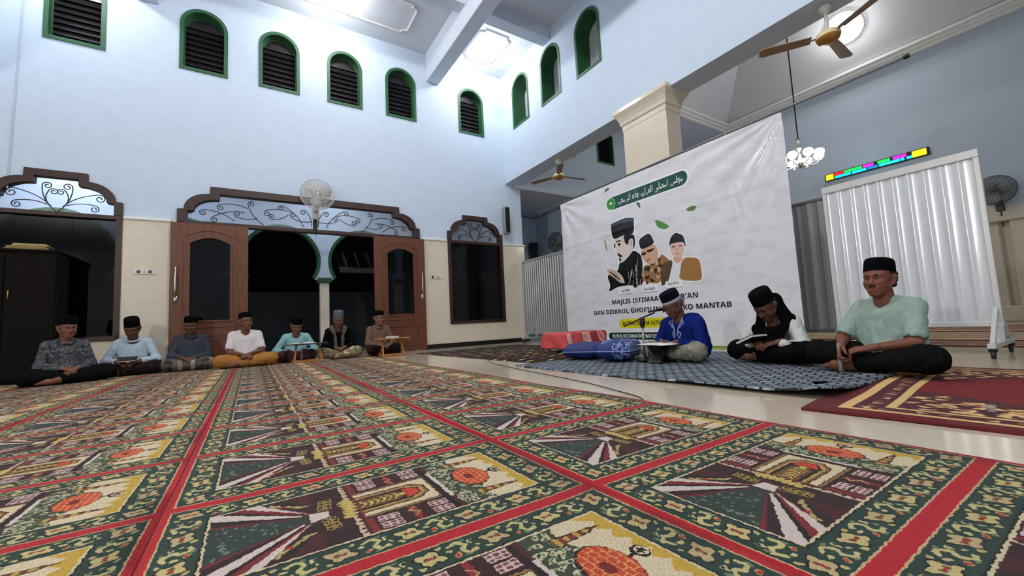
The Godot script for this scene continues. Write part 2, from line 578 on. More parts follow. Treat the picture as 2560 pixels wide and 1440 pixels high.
func build_back_openings():
	var face := Transform3D(Basis(), Vector3(0, 0, WALL_Z))
	var k := 1
	var says := ["leftmost of the arched louvre windows, cut by the picture edge", "arched louvre window, second from the left", "arched louvre window, third from the left", "arched louvre window above the wall fan", "arched louvre window left of the ceiling beam", "small looking arched louvre window right of the ceiling beam"]
	for c in back_windows():
		arched_window("window_%d" % k, c, 5.14, 6.32, 0.345, face, says[k - 1])
		k += 1
	# timber picture windows with scrolled fanlights
	for e in [[-2.45, "large dark glazed window behind the black cupboard"], [4.535, "narrow dark glazed window right of the doors"]]:
		var c: float = e[0]
		var w := setting("window_%d" % k, Vector3(0, 0, WALL_Z), e[1])
		k += 1
		var outer := PackedVector2Array([Vector2(c - 0.735, 0.52), Vector2(c + 0.735, 0.52), Vector2(c + 0.735, 2.46), Vector2(c - 0.735, 2.46)])
		var inner := PackedVector2Array([Vector2(c - 0.665, 0.59), Vector2(c + 0.665, 0.59), Vector2(c + 0.665, 2.40), Vector2(c - 0.665, 2.40)])
		var st := S()
		ring_prism(st, outer, inner, -0.08, 0.045)
		obj("frame", st, M.dark_wood, w)
		st = S()
		var ho := portal_outline(c, 0.735, 2.46, 3.08, 0.40)
		var hi := portal_outline(c, 0.635, 2.47, 2.98, 0.40)
		ring_prism(st, ho, hi, -0.08, 0.05, false)
		obj("fanlight_frame", st, M.dark_wood, w)
		box_part("pane", Vector3(c, 1.495, -0.04), Vector3(1.33, 1.81, 0.006), M.tint_glass, w)
		st = S()
		var fl := PackedVector2Array([Vector2(c - 0.635, 2.462), Vector2(c + 0.635, 2.462)])
		fl.append_array(portal_outline(c, 0.635, 2.47, 2.98, 0.40))
		prism(st, fl, -0.055, -0.05)
		obj("fanlight_pane", st, M.clear_glass, w)
		for sg in [-1.0, 1.0]:
			branch(w, Vector2(c, 2.47), Vector2(c + sg * 0.16, 2.86), -0.5 * sg, 0.055, sg, -0.02)
			branch(w, Vector2(c + sg * 0.06, 2.55), Vector2(c + sg * 0.08, 2.80), -0.9 * sg, 0.05, sg, -0.02)
			branch(w, Vector2(c + sg * 0.10, 2.60), Vector2(c + sg * 0.45, 2.78), 0.35 * sg, 0.065, -sg, -0.02)
			branch(w, Vector2(c + sg * 0.10, 2.57), Vector2(c + sg * 0.42, 2.60), 0.45 * sg, 0.055, -sg, -0.02)
	# the doorway
	var d := setting("door_1", Vector3(0, 0, WALL_Z), "wide timber doorway with scrolled fanlight, standing open")
	var st2 := S()
	var o2 := portal_outline(1.04, 2.09, 2.43, 3.09, 0.44)
	var i2 := portal_outline(1.04, 1.96, 2.47, 2.97, 0.44)
	ring_prism(st2, o2, i2, -0.10, 0.06, false)
	obj("fanlight_frame", st2, M.dark_wood, d)
	box_part("head_rail", Vector3(1.04, 2.435, 0.0), Vector3(4.0, 0.07, 0.12), M.dark_wood, d, 0.006)
	box_part("mullion", Vector3(1.04, 2.70, 0.01), Vector3(0.075, 0.46, 0.07), M.dark_wood, d, 0.005)
	st2 = S()
	var fl2 := PackedVector2Array([Vector2(1.04 - 1.96, 2.462), Vector2(1.04 + 1.96, 2.462)])
	fl2.append_array(i2)
	prism(st2, fl2, -0.065, -0.06)
	obj("fanlight_pane", st2, M.clear_glass, d)
	for sg in [-1.0, 1.0]:
		var c0 := 1.04
		for b in [[0.05, 0.16, 0.40, 0.20], [0.06, 0.06, 0.16, 0.36], [0.40, 0.30, 0.82, 0.30], [0.45, 0.26, 0.72, 0.14], [0.85, 0.02, 1.10, 0.38], [0.95, 0.14, 1.28, 0.14], [1.10, 0.30, 1.52, 0.33], [1.15, 0.22, 1.62, 0.10], [0.2, 0.04, 0.55, 0.42], [1.3, 0.05, 1.75, 0.22]]:
			branch(d, Vector2(c0 + sg * b[0], 2.48 + b[1]), Vector2(c0 + sg * b[2], 2.48 + b[3]), 0.45 * sg * (1.0 if int(b[0] * 100) % 2 == 0 else -1.0), 0.055, -sg * (1.0 if int(b[0] * 100) % 2 == 0 else -1.0), -0.03)
	# two leaves slid apart, each with an arched smoked pane
	for e in [[-1.13, -0.04, -1.0, "left"], [2.11, 3.21, 1.0, "right"]]:
		var x0: float = e[0]; var x1: float = e[1]; var cx: float = (x0 + x1) * 0.5
		var leaf := Node3D.new()
		leaf.name = "door_leaf"
		d.add_child(leaf, true)
		leaf.position = Vector3(0, 0, 0.10)
		tag(leaf, "brown timber door leaf with arched smoked pane")
		var open_h := 0.275
		var inn := arch_low(cx - open_h, cx + open_h, 0.78, 2.17, 0.10)
		var pan := arch_low(cx - open_h - 0.11, cx + open_h + 0.11, 0.66, 2.31, 0.13)
		var out_p := arch_low(x0 + 0.012, x1 - 0.012, 0.012, 2.41, 0.0)
		st2 = S()
		ring_prism(st2, out_p, inn, -0.03, 0.02)
		obj("stile_frame", st2, M.wood, leaf)
		st2 = S()
		ring_prism(st2, pan, inset(pan, 0.02), 0.02, 0.032)
		obj("moulding", st2, M.wood, leaf)
		st2 = S()
		var pin := inset(inn, -0.03)
		ring_prism(st2, pin, inn, 0.02, 0.040)
		obj("glazing_bead", st2, M.wood, leaf)
		st2 = S()
		prism(st2, inn, -0.006, 0.0)
		obj("pane", st2, M.tint_glass, leaf)
		# lower panel
		st2 = S()
		var lp := rect(x0 + 0.16, x1 - 0.16, 0.12, 0.55)
		ring_prism(st2, lp, inset(lp, 0.035), 0.02, 0.034)
		obj("lower_panel", st2, M.wood, leaf)
		# pull handle on the outer stile
		var hx: float = x0 + 0.09 if e[2] < 0 else x1 - 0.09
		st2 = S(true)
		tube(st2, PackedVector3Array([Vector3(hx, 1.16, 0.065), Vector3(hx, 1.3, 0.07), Vector3(hx, 1.5, 0.07), Vector3(hx, 1.66, 0.065)]), [0.014, 0.018, 0.018, 0.014], 8)
		for yy in [1.22, 1.6]:
			tube(st2, PackedVector3Array([Vector3(hx, yy, 0.01), Vector3(hx, yy, 0.07)]), 0.012, 8)
		bx(st2, Vector3(hx, 1.14, 0.03), Vector3(0.05, 0.10, 0.02), 0.006)
		obj("pull_handle", st2, M.steel, leaf)

func arch_low(x0: float, x1: float, y0: float, y1: float, rise: float) -> PackedVector2Array:
	var p := PackedVector2Array([Vector2(x0, y0), Vector2(x1, y0)])
	var n := 12
	for i in n + 1:
		var t := float(i) / n
		p.append(Vector2(lerpf(x1, x0, t), y1 - rise + rise * sin(PI * t)))
	return p

func build_right_side():
	# green niches of the clerestory wall
	var xf := Transform3D(Basis(Vector3(0, 0, -1), Vector3(0, 1, 0), Vector3(-1, 0, 0)), Vector3(RIGHT_X, 0, 0))
	var k := 9
	var txt := ["green arched niche with a small black box, nearest the room corner", "green arched niche in the middle of the clerestory wall", "green arched niche farthest from the room corner"]
	for zc in [-7.73, -6.56, -5.39]:
		var w := setting("window_%d" % k, Vector3.ZERO, txt[k - 9])
		w.transform = xf
		var outer := arch(-zc - 0.345, -zc + 0.345, 5.24, 6.49)
		var inner := arch(-zc - 0.29, -zc + 0.29, 5.295, 6.435)
		var st := S()
		ring_prism(st, outer, inner, -0.05, 0.012)
		obj("frame", st, M.green, w)
		st = S()
		ring_prism(st, arch(-zc - 0.312, -zc + 0.312, 5.273, 6.457), inner, -0.36, -0.05)
		obj("reveal", st, M.green_deep, w)
		st = S()
		prism(st, arch(-zc - 0.31, -zc + 0.31, 5.275, 6.455), -0.37, -0.355)
		obj("panel", st, M.pale_panel, w)
		if k == 9:
			box_part("junction_box", Vector3(-zc - 0.17, 5.42, -0.34), Vector3(0.10, 0.16, 0.04), M.black_plastic, w, 0.005)
		k += 1
	# tiled column with a flared capital
	var col := setting("column", Vector3(5.46, 0, -4.235), "cream tiled square column behind the banner")
	var st3 := S()
	bx(st3, Vector3(0.17, 1.9, 0), Vector3(0.36, 3.8, 0.87), 0.006)
	obj("shaft", st3, M.cream_tile, col)
	st3 = S()
	var pr := [[0.005, 3.70], [0.006, 3.78], [0.028, 3.80], [0.035, 3.86], [0.06, 3.92], [0.10, 3.98], [0.115, 4.0], [0.115, 4.06]]
	for i in pr.size() - 1:
		var a: Array = pr[i]; var b: Array = pr[i + 1]
		var ra := [Vector3(-0.01 - a[0], a[1], -0.435 - a[0]), Vector3(0.35 + a[0], a[1], -0.435 - a[0]), Vector3(0.35 + a[0], a[1], 0.435 + a[0]), Vector3(-0.01 - a[0], a[1], 0.435 + a[0])]
		var rb := [Vector3(-0.01 - b[0], b[1], -0.435 - b[0]), Vector3(0.35 + b[0], b[1], -0.435 - b[0]), Vector3(0.35 + b[0], b[1], 0.435 + b[0]), Vector3(-0.01 - b[0], b[1], 0.435 + b[0])]
		for j in 4:
			var j2 := (j + 1) % 4
			quad(st3, ra[j], ra[j2], rb[j2], rb[j], (ra[j] + ra[j2]) * 0.5 - Vector3(0.17, 4.0, 0))
	quad(st3, Vector3(-0.125, 4.06, -0.55), Vector3(0.465, 4.06, -0.55), Vector3(0.465, 4.06, 0.55), Vector3(-0.125, 4.06, 0.55), Vector3.UP)
	obj("capital", st3, M.cream_tile, col)
	# end wall of the aisle above its low side room
	var holes := []
	for c in [7.55, 9.165]:
		holes.append(arch(c - 0.36, c + 0.36, 5.18, 6.36))
	pierced("wall_aisle_end", 5.88, 13.5, 3.93, 7.6, 0.2, holes, M.blue_wall, Transform3D(Basis(), Vector3(0, 0, WALL_Z)), "pale blue end wall of the aisle")
	var face := Transform3D(Basis(), Vector3(0, 0, WALL_Z))
	arched_window("window_12", 7.55, 5.18, 6.36, 0.36, face, "arched louvre window of the aisle, mostly behind the beam")
	arched_window("window_13", 9.165, 5.18, 6.36, 0.36, face, "arched louvre window between the beam and the cream column")
	var s := S()
	bx(s, Vector3(10.75, 1.96, WALL_Z - 0.1), Vector3(5.5, 3.94, 0.2))
	struct("wall_aisle_end_low", s, M.blue_wall, "lower end wall of the aisle")
	# low side room behind the end of the aisle
	s = S()
	bx(s, Vector3(7.0, 1.95, -10.9), Vector3(2.4, 3.9, 0.2))
	struct("wall_side_room_back", s, M.blue_wall, "back wall of the low side room")
	s = S()
	bx(s, Vector3(8.1, 1.95, -9.8), Vector3(0.2, 3.9, 2.2))
	struct("wall_side_room_right", s, M.blue_wall, "right wall of the low side room")
	s = S()
	bx(s, Vector3(5.90, 1.95, -9.9), Vector3(0.2, 3.9, 2.2))
	struct("wall_side_room_left", s, M.blue_wall, "left wall of the low side room")
	s = S()
	bx(s, Vector3(7.0, 3.99, -9.75), Vector3(2.5, 0.12, 2.5))
	struct("ceiling_side_room", s, M.white_beam, "low ceiling of the side room")
	# prayer-direction wall far right
	s = S()
	bx(s, Vector3(13.5, 4.9, -2.0), Vector3(0.2, 5.0, 13.4))
	struct("wall_far_right", s, M.blue_wall, "pale blue far wall of the aisle")
	s = S()
	bx(s, Vector3(13.48, 1.22, -2.0), Vector3(0.24, 2.44, 13.4))
	struct("wall_far_right_dado", s, M.cream_tile, "cream lower part of the far wall")
	# cream niche surround at the picture's right edge
	var nb := setting("trim_7", Vector3(13.36, 0, -0.75), "cream moulded niche surround on the far wall")
	box_part("pilaster", Vector3(-0.09, 1.05, -0.55), Vector3(0.18, 2.1, 0.30), M.cream_tile, nb, 0.02)
	box_part("pilaster", Vector3(-0.05, 1.05, -0.95), Vector3(0.10, 2.1, 0.22), M.cream_tile, nb, 0.02)
	box_part("plinth", Vector3(-0.13, 0.16, -0.7), Vector3(0.26, 0.32, 0.8), M.cream_tile, nb, 0.02)
	box_part("cornice", Vector3(-0.13, 2.13, -0.62), Vector3(0.26, 0.10, 0.95), M.cream_tile, nb, 0.02)
	box_part("surround", Vector3(-0.06, 1.1, 0.2), Vector3(0.12, 2.2, 1.2), M.cream_tile, nb, 0.01)
	# aisle ceiling: a flat border and a hipped tray above a white cornice
	s = S()
	var X0 := 5.9; var X1 := 13.4; var Z0 := WALL_Z; var Z1 := 4.6
	var tx0 := 6.2; var tx1 := 13.2; var tz0 := -7.05; var tz1 := 4.3
	var yb := 6.38
	for r in [[X0, X1, Z0, tz0], [X0, X1, tz1, Z1], [X0, tx0, tz0, tz1], [tx1, X1, tz0, tz1]]:
		bx(s, Vector3((r[0] + r[1]) * 0.5, yb + 0.06, (r[2] + r[3]) * 0.5), Vector3(r[1] - r[0], 0.12, r[3] - r[2]))
	struct("ceiling_aisle_border", s, M.white_beam, "flat border of the aisle ceiling")
	s = S()
	var hgt := 1.5
	var run := 1.4
	var lo := [Vector3(tx0, yb + 0.05, tz0), Vector3(tx1, yb + 0.05, tz0), Vector3(tx1, yb + 0.05, tz1), Vector3(tx0, yb + 0.05, tz1)]
	var up := [Vector3(tx0 + run, yb + hgt, tz0 + run), Vector3(tx1 - run, yb + hgt, tz0 + run), Vector3(tx1 - run, yb + hgt, tz1 - run), Vector3(tx0 + run, yb + hgt, tz1 - run)]
	for i in 4:
		var j := (i + 1) % 4
		quad(s, lo[i], lo[j], up[j], up[i], Vector3.DOWN)
	quad(s, up[0], up[1], up[2], up[3], Vector3.DOWN)
	for i in 4:   # outer skin, so that the tray has thickness
		var j := (i + 1) % 4
		var d := Vector3(0, 0.12, 0)
		quad(s, lo[i] + d, lo[j] + d, up[j] + d, up[i] + d, Vector3.UP)
	quad(s, up[0] + Vector3(0, 0.12, 0), up[1] + Vector3(0, 0.12, 0), up[2] + Vector3(0, 0.12, 0), up[3] + Vector3(0, 0.12, 0), Vector3.UP)
	struct("ceiling_aisle", s, M.ceiling, "hipped tray ceiling of the aisle")
	s = S()
	for st_ in [[0.0, 0.09], [0.06, 0.17], [0.12, 0.25]]:
		var o: float = st_[1]
		var yy: float = yb + st_[0] - 0.03
		for r in [[tx0, tx1, tz0, tz0 + o], [tx0, tx1, tz1 - o, tz1], [tx0, tx0 + o, tz0, tz1], [tx1 - o, tx1, tz0, tz1]]:
			bx(s, Vector3((r[0] + r[1]) * 0.5, yy + 0.03, (r[2] + r[3]) * 0.5), Vector3(r[1] - r[0], 0.07, r[3] - r[2]), 0.012)
	struct("trim_8", s, M.moulding, "white stepped cornice round the aisle ceiling")

func build_porch():
	# night porch outside the doors: green edged horseshoe arches on slim columns
	var s := S()
	bx(s, Vector3(0.0, -0.06, -13.5), Vector3(16.0, 0.1, 9.6))
	struct("floor_porch", s, M.floor, "tiled porch floor outside the doors")
	var cs := [-4.74, -2.97, -1.20, 0.57, 2.34, 4.11, 5.88]
	var holes := []
	for c in cs:
		holes.append(horseshoe(c, 2.16, 0.79, 1.78, 0.7))
	var w := pierced("wall_porch", -5.6, 5.8, 1.72, 4.2, 0.16, holes, M.blue_wall, Transform3D(Basis(), Vector3(0, 0, -10.45)), "white arcade wall of the porch")
	w.name = "wall_porch"
	var k := 9
	for c in cs.slice(0, 6):
		var o := setting("trim_%d" % k, Vector3(0, 0, -10.45), "green edge of a porch arch")
		var st := S()
		var oo := horseshoe(c, 2.16, 0.805, 1.76, 0.74)
		var ii := horseshoe(c, 2.16, 0.735, 1.76, 0.66)
		oo.remove_at(0); oo.remove_at(oo.size() - 1)
		ii.remove_at(0); ii.remove_at(ii.size() - 1)
		ring_prism(st, oo, ii, -0.18, 0.02, false)
		obj("arch_edge", st, M.green_deep, o)
		k += 1
	for i in range(0, 6):
		var xc: float = (cs[i] + cs[i + 1]) * 0.5
		if xc > 5.4: continue
		var c := setting("column_porch_%d" % (i + 1), Vector3(xc, 0, -10.53), "slim cream porch column with green cap")
		box_part("shaft", Vector3(0, 0.82, 0), Vector3(0.20, 1.64, 0.2), M.cream_tile, c, 0.01)
		box_part("cap", Vector3(0, 1.70, 0), Vector3(0.30, 0.12, 0.28), M.green, c, 0.012)
	s = S()
	bx(s, Vector3(0.0, 4.1, -9.7), Vector3(11.4, 0.1, 1.7))
	struct("ceiling_porch", s, M.white_beam, "flat porch ceiling")
	# the yard beyond: low wall and a neighbouring shed
	s = S()
	bx(s, Vector3(0.6, 0.85, -13.6), Vector3(9.0, 1.7, 0.15))
	struct("wall_yard", s, mat(Color(0.25, 0.26, 0.27), 0.9), "dim yard wall beyond the porch")
	var sh := thing("shed_roof", Vector3(3.4, 2.2, -13.2), "dim corrugated shed roof seen through the right door arch", "roof")
	box_part("roof_sheet", Vector3(0, 0.55, -0.4), Vector3(2.4, 0.04, 1.6), mat(Color(0.32, 0.31, 0.3), 0.7), sh, 0.0, Basis(Vector3.RIGHT, 0.5))
	for i in 7:
		box_part("rafter", Vector3(-1.05 + i * 0.35, 0.45, 0.25), Vector3(0.05, 0.5, 0.05), mat(Color(0.55, 0.52, 0.47), 0.8), sh, 0.0, Basis(Vector3.BACK, 0.3))
	box_part("fascia", Vector3(0, 0.1, 0.35), Vector3(2.4, 0.16, 0.03), mat(Color(0.6, 0.56, 0.5), 0.8), sh)

func horseshoe(c: float, yc: float, r: float, y0: float, foot: float) -> PackedVector2Array:
	var p := PackedVector2Array([Vector2(c + foot * 0.92, y0 - 0.3)])
	var a0 := -asin(clampf((yc - y0) / r, -1.0, 1.0))
	var n := 26
	for i in n + 1:
		var a := lerpf(a0, PI - a0, float(i) / n)
		p.append(Vector2(c + cos(a) * r, yc + sin(a) * r))
	p.append(Vector2(c - foot * 0.92, y0 - 0.3))
	return p

# -------------------------------------------------- lamps
func bulb_light(parent: Node, at: Vector3, energy: float, c: Color, size := 0.12):
	var l := OmniLight3D.new()
	l.name = "light"
	l.light_color = c
	l.light_energy = energy
	l.light_size = size
	l.omni_range = 30.0
	l.omni_attenuation = 2.0
	l.shadow_enabled = true
	parent.add_child(l, true)
	l.position = at

func ceiling_bulb(at: Vector3, label: String, energy: float, fx: float, fz: float):
	# ornamental plaster frame on the ceiling with a bare lamp in it
	var t := thing("ceiling_lamp", at, label, "lamp", 0.0, "bare lamps in the ceiling coffers")
	var st := S(true)
	lathe(st, [Vector2(0.0, -0.30), Vector2(0.06, -0.29), Vector2(0.10, -0.25), Vector2(0.115, -0.20), Vector2(0.10, -0.14), Vector2(0.05, -0.10), Vector2(0.035, -0.06)], 18)
	obj("bulb", st, M.bulb, t)
	st = S(true)
	lathe(st, [Vector2(0.035, -0.06), Vector2(0.04, -0.05), Vector2(0.07, -0.012), Vector2(0.07, 0.0)], 18)
	obj("socket", st, M.white_plastic, t)
	st = S()
	var n := 0.10
	var pts := PackedVector3Array([Vector3(-fx + n, -0.012, -fz), Vector3(fx - n, -0.012, -fz), Vector3(fx - n, -0.012, -fz + n * 0.6), Vector3(fx, -0.012, -fz + n), Vector3(fx, -0.012, fz - n), Vector3(fx - n, -0.012, fz - n * 0.6), Vector3(fx - n, -0.012, fz), Vector3(-fx + n, -0.012, fz), Vector3(-fx + n, -0.012, fz - n * 0.6), Vector3(-fx, -0.012, fz - n), Vector3(-fx, -0.012, -fz + n), Vector3(-fx + n, -0.012, -fz + n * 0.6), Vector3(-fx + n, -0.012, -fz)])
	for i in pts.size() - 1:
		var a := pts[i]; var b := pts[i + 1]
		bx(st, (a + b) * 0.5, Vector3(0.035, 0.024, a.distance_to(b) + 0.03), 0.006, Basis.looking_at((b - a).normalized(), Vector3.UP))
	obj("plaster_frame", st, M.moulding, t)
	bulb_light(t, Vector3(0, -0.2, 0), energy, Color(1.0, 0.985, 0.965), 0.11)

func build_lamps():
	M.bulb = glow(Color(0.96, 0.98, 1.0), 14.0)
	ceiling_bulb(Vector3(4.56, 6.85, -7.70), "blazing bare lamp in the corner coffer right of the beam", 1.35, 0.36, 0.5)
	ceiling_bulb(Vector3(1.25, 6.85, -7.70), "blazing bare lamp in the coffer left of the beam", 1.35, 1.55, 0.42)
	# unseen lamps assumed in further coffers; the overhead one added to even the light
	ceiling_bulb(Vector3(-2.45, 6.85, -7.70), "bare lamp in the left coffer outside the picture", 1.35, 0.36, 0.5)
	ceiling_bulb(Vector3(1.04, 6.85, 1.2), "bare lamp in the ceiling behind the camera", 6.5, 1.5, 0.42)
	ceiling_bulb(Vector3(1.04, 6.85, -3.6), "added unseen fill lamp in the middle of the hall ceiling overhead", 6.5, 1.5, 0.42)
	# low lamp of the left aisle; it throws the seated men's shadows on the banner
	var t := thing("pendant_lamp", Vector3(-4.3, 2.75, -1.0), "bare pendant lamp in the left aisle outside the picture", "lamp")
	var st := S(true)
	lathe(st, [Vector2(0.0, -0.12), Vector2(0.05, -0.11), Vector2(0.08, -0.06), Vector2(0.08, 0.0), Vector2(0.05, 0.05), Vector2(0.025, 0.09)], 18)
	obj("bulb", st, M.bulb, t)
	st = S()
	tube(st, PackedVector3Array([Vector3(0, 0.09, 0), Vector3(0, 1.35, 0)]), 0.008, 6)
	obj("cord", st, M.cable, t)
	bulb_light(t, Vector3.ZERO, 10.0, Color(1.0, 0.97, 0.93), 0.08)
	# ornate lamp on the aisle ceiling
	t = thing("ceiling_rosette_lamp", Vector3(12.28, 7.30, -3.44), "glaring ornate round lamp on the aisle ceiling behind the fan", "lamp")
	t.rotation.z = -0.80
	t.scale = Vector3.ONE * 0.85
	st = S(true)
	var prof := []
	for i in 9:
		var a := PI * 0.5 * i / 8.0
		prof.append(Vector2(0.30 * sin(a), -0.16 * cos(a) - 0.02))
	lathe(st, prof, 24)
	obj("diffuser", st, M.bulb, t)
	for i in 8:
		var a := TAU * i / 8.0
		st = S(true)
		var pl := PackedVector3Array()
		for j in 7:
			var u := j / 6.0
			pl.append(Vector3(cos(a), 0, sin(a)) * lerpf(0.20, 0.38, u) + Vector3(0, -0.06 + 0.02 * sin(u * PI), 0))
		tube(st, pl, [0.07, 0.09, 0.105, 0.11, 0.10, 0.07, 0.02], 8)
		obj("petal", st, M.bulb, t)
	st = S(true)
	lathe(st, [Vector2(0.0, -0.012), Vector2(0.46, -0.012), Vector2(0.48, 0.0), Vector2(0.0, 0.0)], 24)
	obj("back_plate", st, M.white_plastic, t)
	bulb_light(t, Vector3(0, -0.45, 0), 0.55, Color(1.0, 0.965, 0.91), 0.2)
	# crystal chandelier
	t = thing("chandelier", Vector3(9.6, 3.50, -3.65), "glaring crystal chandelier hanging beside the banner's right edge", "chandelier")
	st = S()
	tube(st, PackedVector3Array([Vector3(0, 0.45, 0), Vector3(0, 4.3, 0)]), 0.012, 6)
	obj("cable", st, M.cable, t)
	st = S(true)
	lathe(st, [Vector2(0.0, 0.52), Vector2(0.05, 0.5), Vector2(0.03, 0.44), Vector2(0.02, 0.38), Vector2(0.05, 0.33), Vector2(0.055, 0.29), Vector2(0.02, 0.24), Vector2(0.02, 0.12), Vector2(0.06, 0.05), Vector2(0.07, -0.02), Vector2(0.03, -0.1), Vector2(0.0, -0.14)], 14)
	obj("stem", st, M.steel, t)
	for i in 8:
		var a := TAU * i / 8.0
		var dv := Vector3(cos(a), 0, sin(a))
		st = S(true)
		tube(st, PackedVector3Array([dv * 0.05, dv * 0.18 + Vector3(0, -0.08, 0), dv * 0.30 + Vector3(0, -0.06, 0), dv * 0.34 + Vector3(0, 0.02, 0)]), 0.012, 6)
		obj("arm", st, M.steel, t)
		st = S(true)
		lathe(st, [Vector2(0.0, -0.01), Vector2(0.05, 0.0), Vector2(0.085, 0.05), Vector2(0.09, 0.10), Vector2(0.06, 0.14), Vector2(0.0, 0.15)], 10, dv * 0.34 + Vector3(0, 0.02, 0))
		obj("lamp_shade", st, M.bulb, t)
	bulb_light(t, Vector3(0, 0.2, 0), 2.3, Color(1.0, 0.95, 0.87), 0.2)
	# one lamp on the porch, out of sight left of the doors
	t = thing("porch_lamp", Vector3(-2.6, 4.05, -9.6), "small lamp on the porch ceiling outside the left window", "lamp")
	st = S(true)
	lathe(st, [Vector2(0.0, -0.2), Vector2(0.06, -0.18), Vector2(0.07, -0.12), Vector2(0.03, -0.05), Vector2(0.03, 0.0)], 12)
	obj("bulb", st, glow(Color(0.96, 0.98, 1.0), 6.0), t)
	bulb_light(t, Vector3(0, -0.13, 0), 1.6, Color(0.95, 0.97, 1.0), 0.06)
	t = thing("porch_lamp", Vector3(1.5, 4.05, -9.6), "added unseen lamp on the porch ceiling to light the arches outside the doors", "lamp")  # added out of view to brighten the arcade wall
	st = S(true)
	lathe(st, [Vector2(0.0, -0.2), Vector2(0.06, -0.18), Vector2(0.07, -0.12), Vector2(0.03, -0.05), Vector2(0.03, 0.0)], 12)
	obj("bulb", st, glow(Color(0.96, 0.98, 1.0), 6.0), t)
	bulb_light(t, Vector3(0, -0.13, 0), 0.55, Color(0.97, 0.98, 1.0), 0.06)

# -------------------------------------------------- drawing woven and printed patterns
func poly(im: Image, pts: PackedVector2Array, c: Color):
	var ymin := 1e9; var ymax := -1e9
	for p in pts:
		ymin = min(ymin, p.y); ymax = max(ymax, p.y)
	var y0: int = max(0, int(floor(ymin)))
	var y1: int = min(im.get_height() - 1, int(ceil(ymax)))
	var n := pts.size()
	for y in range(y0, y1 + 1):
		var xs := PackedFloat32Array()
		var yy := y + 0.5
		for i in n:
			var a := pts[i]; var b := pts[(i + 1) % n]
			if (a.y <= yy) != (b.y <= yy):
				xs.append(a.x + (yy - a.y) / (b.y - a.y) * (b.x - a.x))
		xs.sort()
		for k in range(0, xs.size() - 1, 2):
			var xa := int(round(xs[k])); var xb := int(round(xs[k + 1]))
			if xb > xa: im.fill_rect(Rect2i(xa, y, xb - xa, 1), c)

func blob(im: Image, c: Vector2, rx: float, ry: float, col: Color, lobes := 0, depth := 0.0, turn := 0.0):
	var p := PackedVector2Array()
	var n := 28
	for i in n:
		var a := TAU * i / n
		var r := 1.0 + depth * cos(lobes * a)
		p.append(c + Vector2(cos(a) * rx * r, sin(a) * ry * r).rotated(turn))
	poly(im, p, col)

func stroke(im: Image, pts: PackedVector2Array, w: float, c: Color):
	for i in pts.size() - 1:
		var d := pts[i + 1] - pts[i]
		if d.length() < 0.01: continue
		var n := Vector2(-d.y, d.x).normalized() * w * 0.5
		poly(im, PackedVector2Array([pts[i] + n, pts[i + 1] + n, pts[i + 1] - n, pts[i] - n]), c)
		if w > 3.0: blob(im, pts[i + 1], w * 0.5, w * 0.5, c)

func pv(a: Array) -> PackedVector2Array:
	var p := PackedVector2Array()
	for i in range(0, a.size(), 2): p.append(Vector2(a[i], a[i + 1]))
	return p

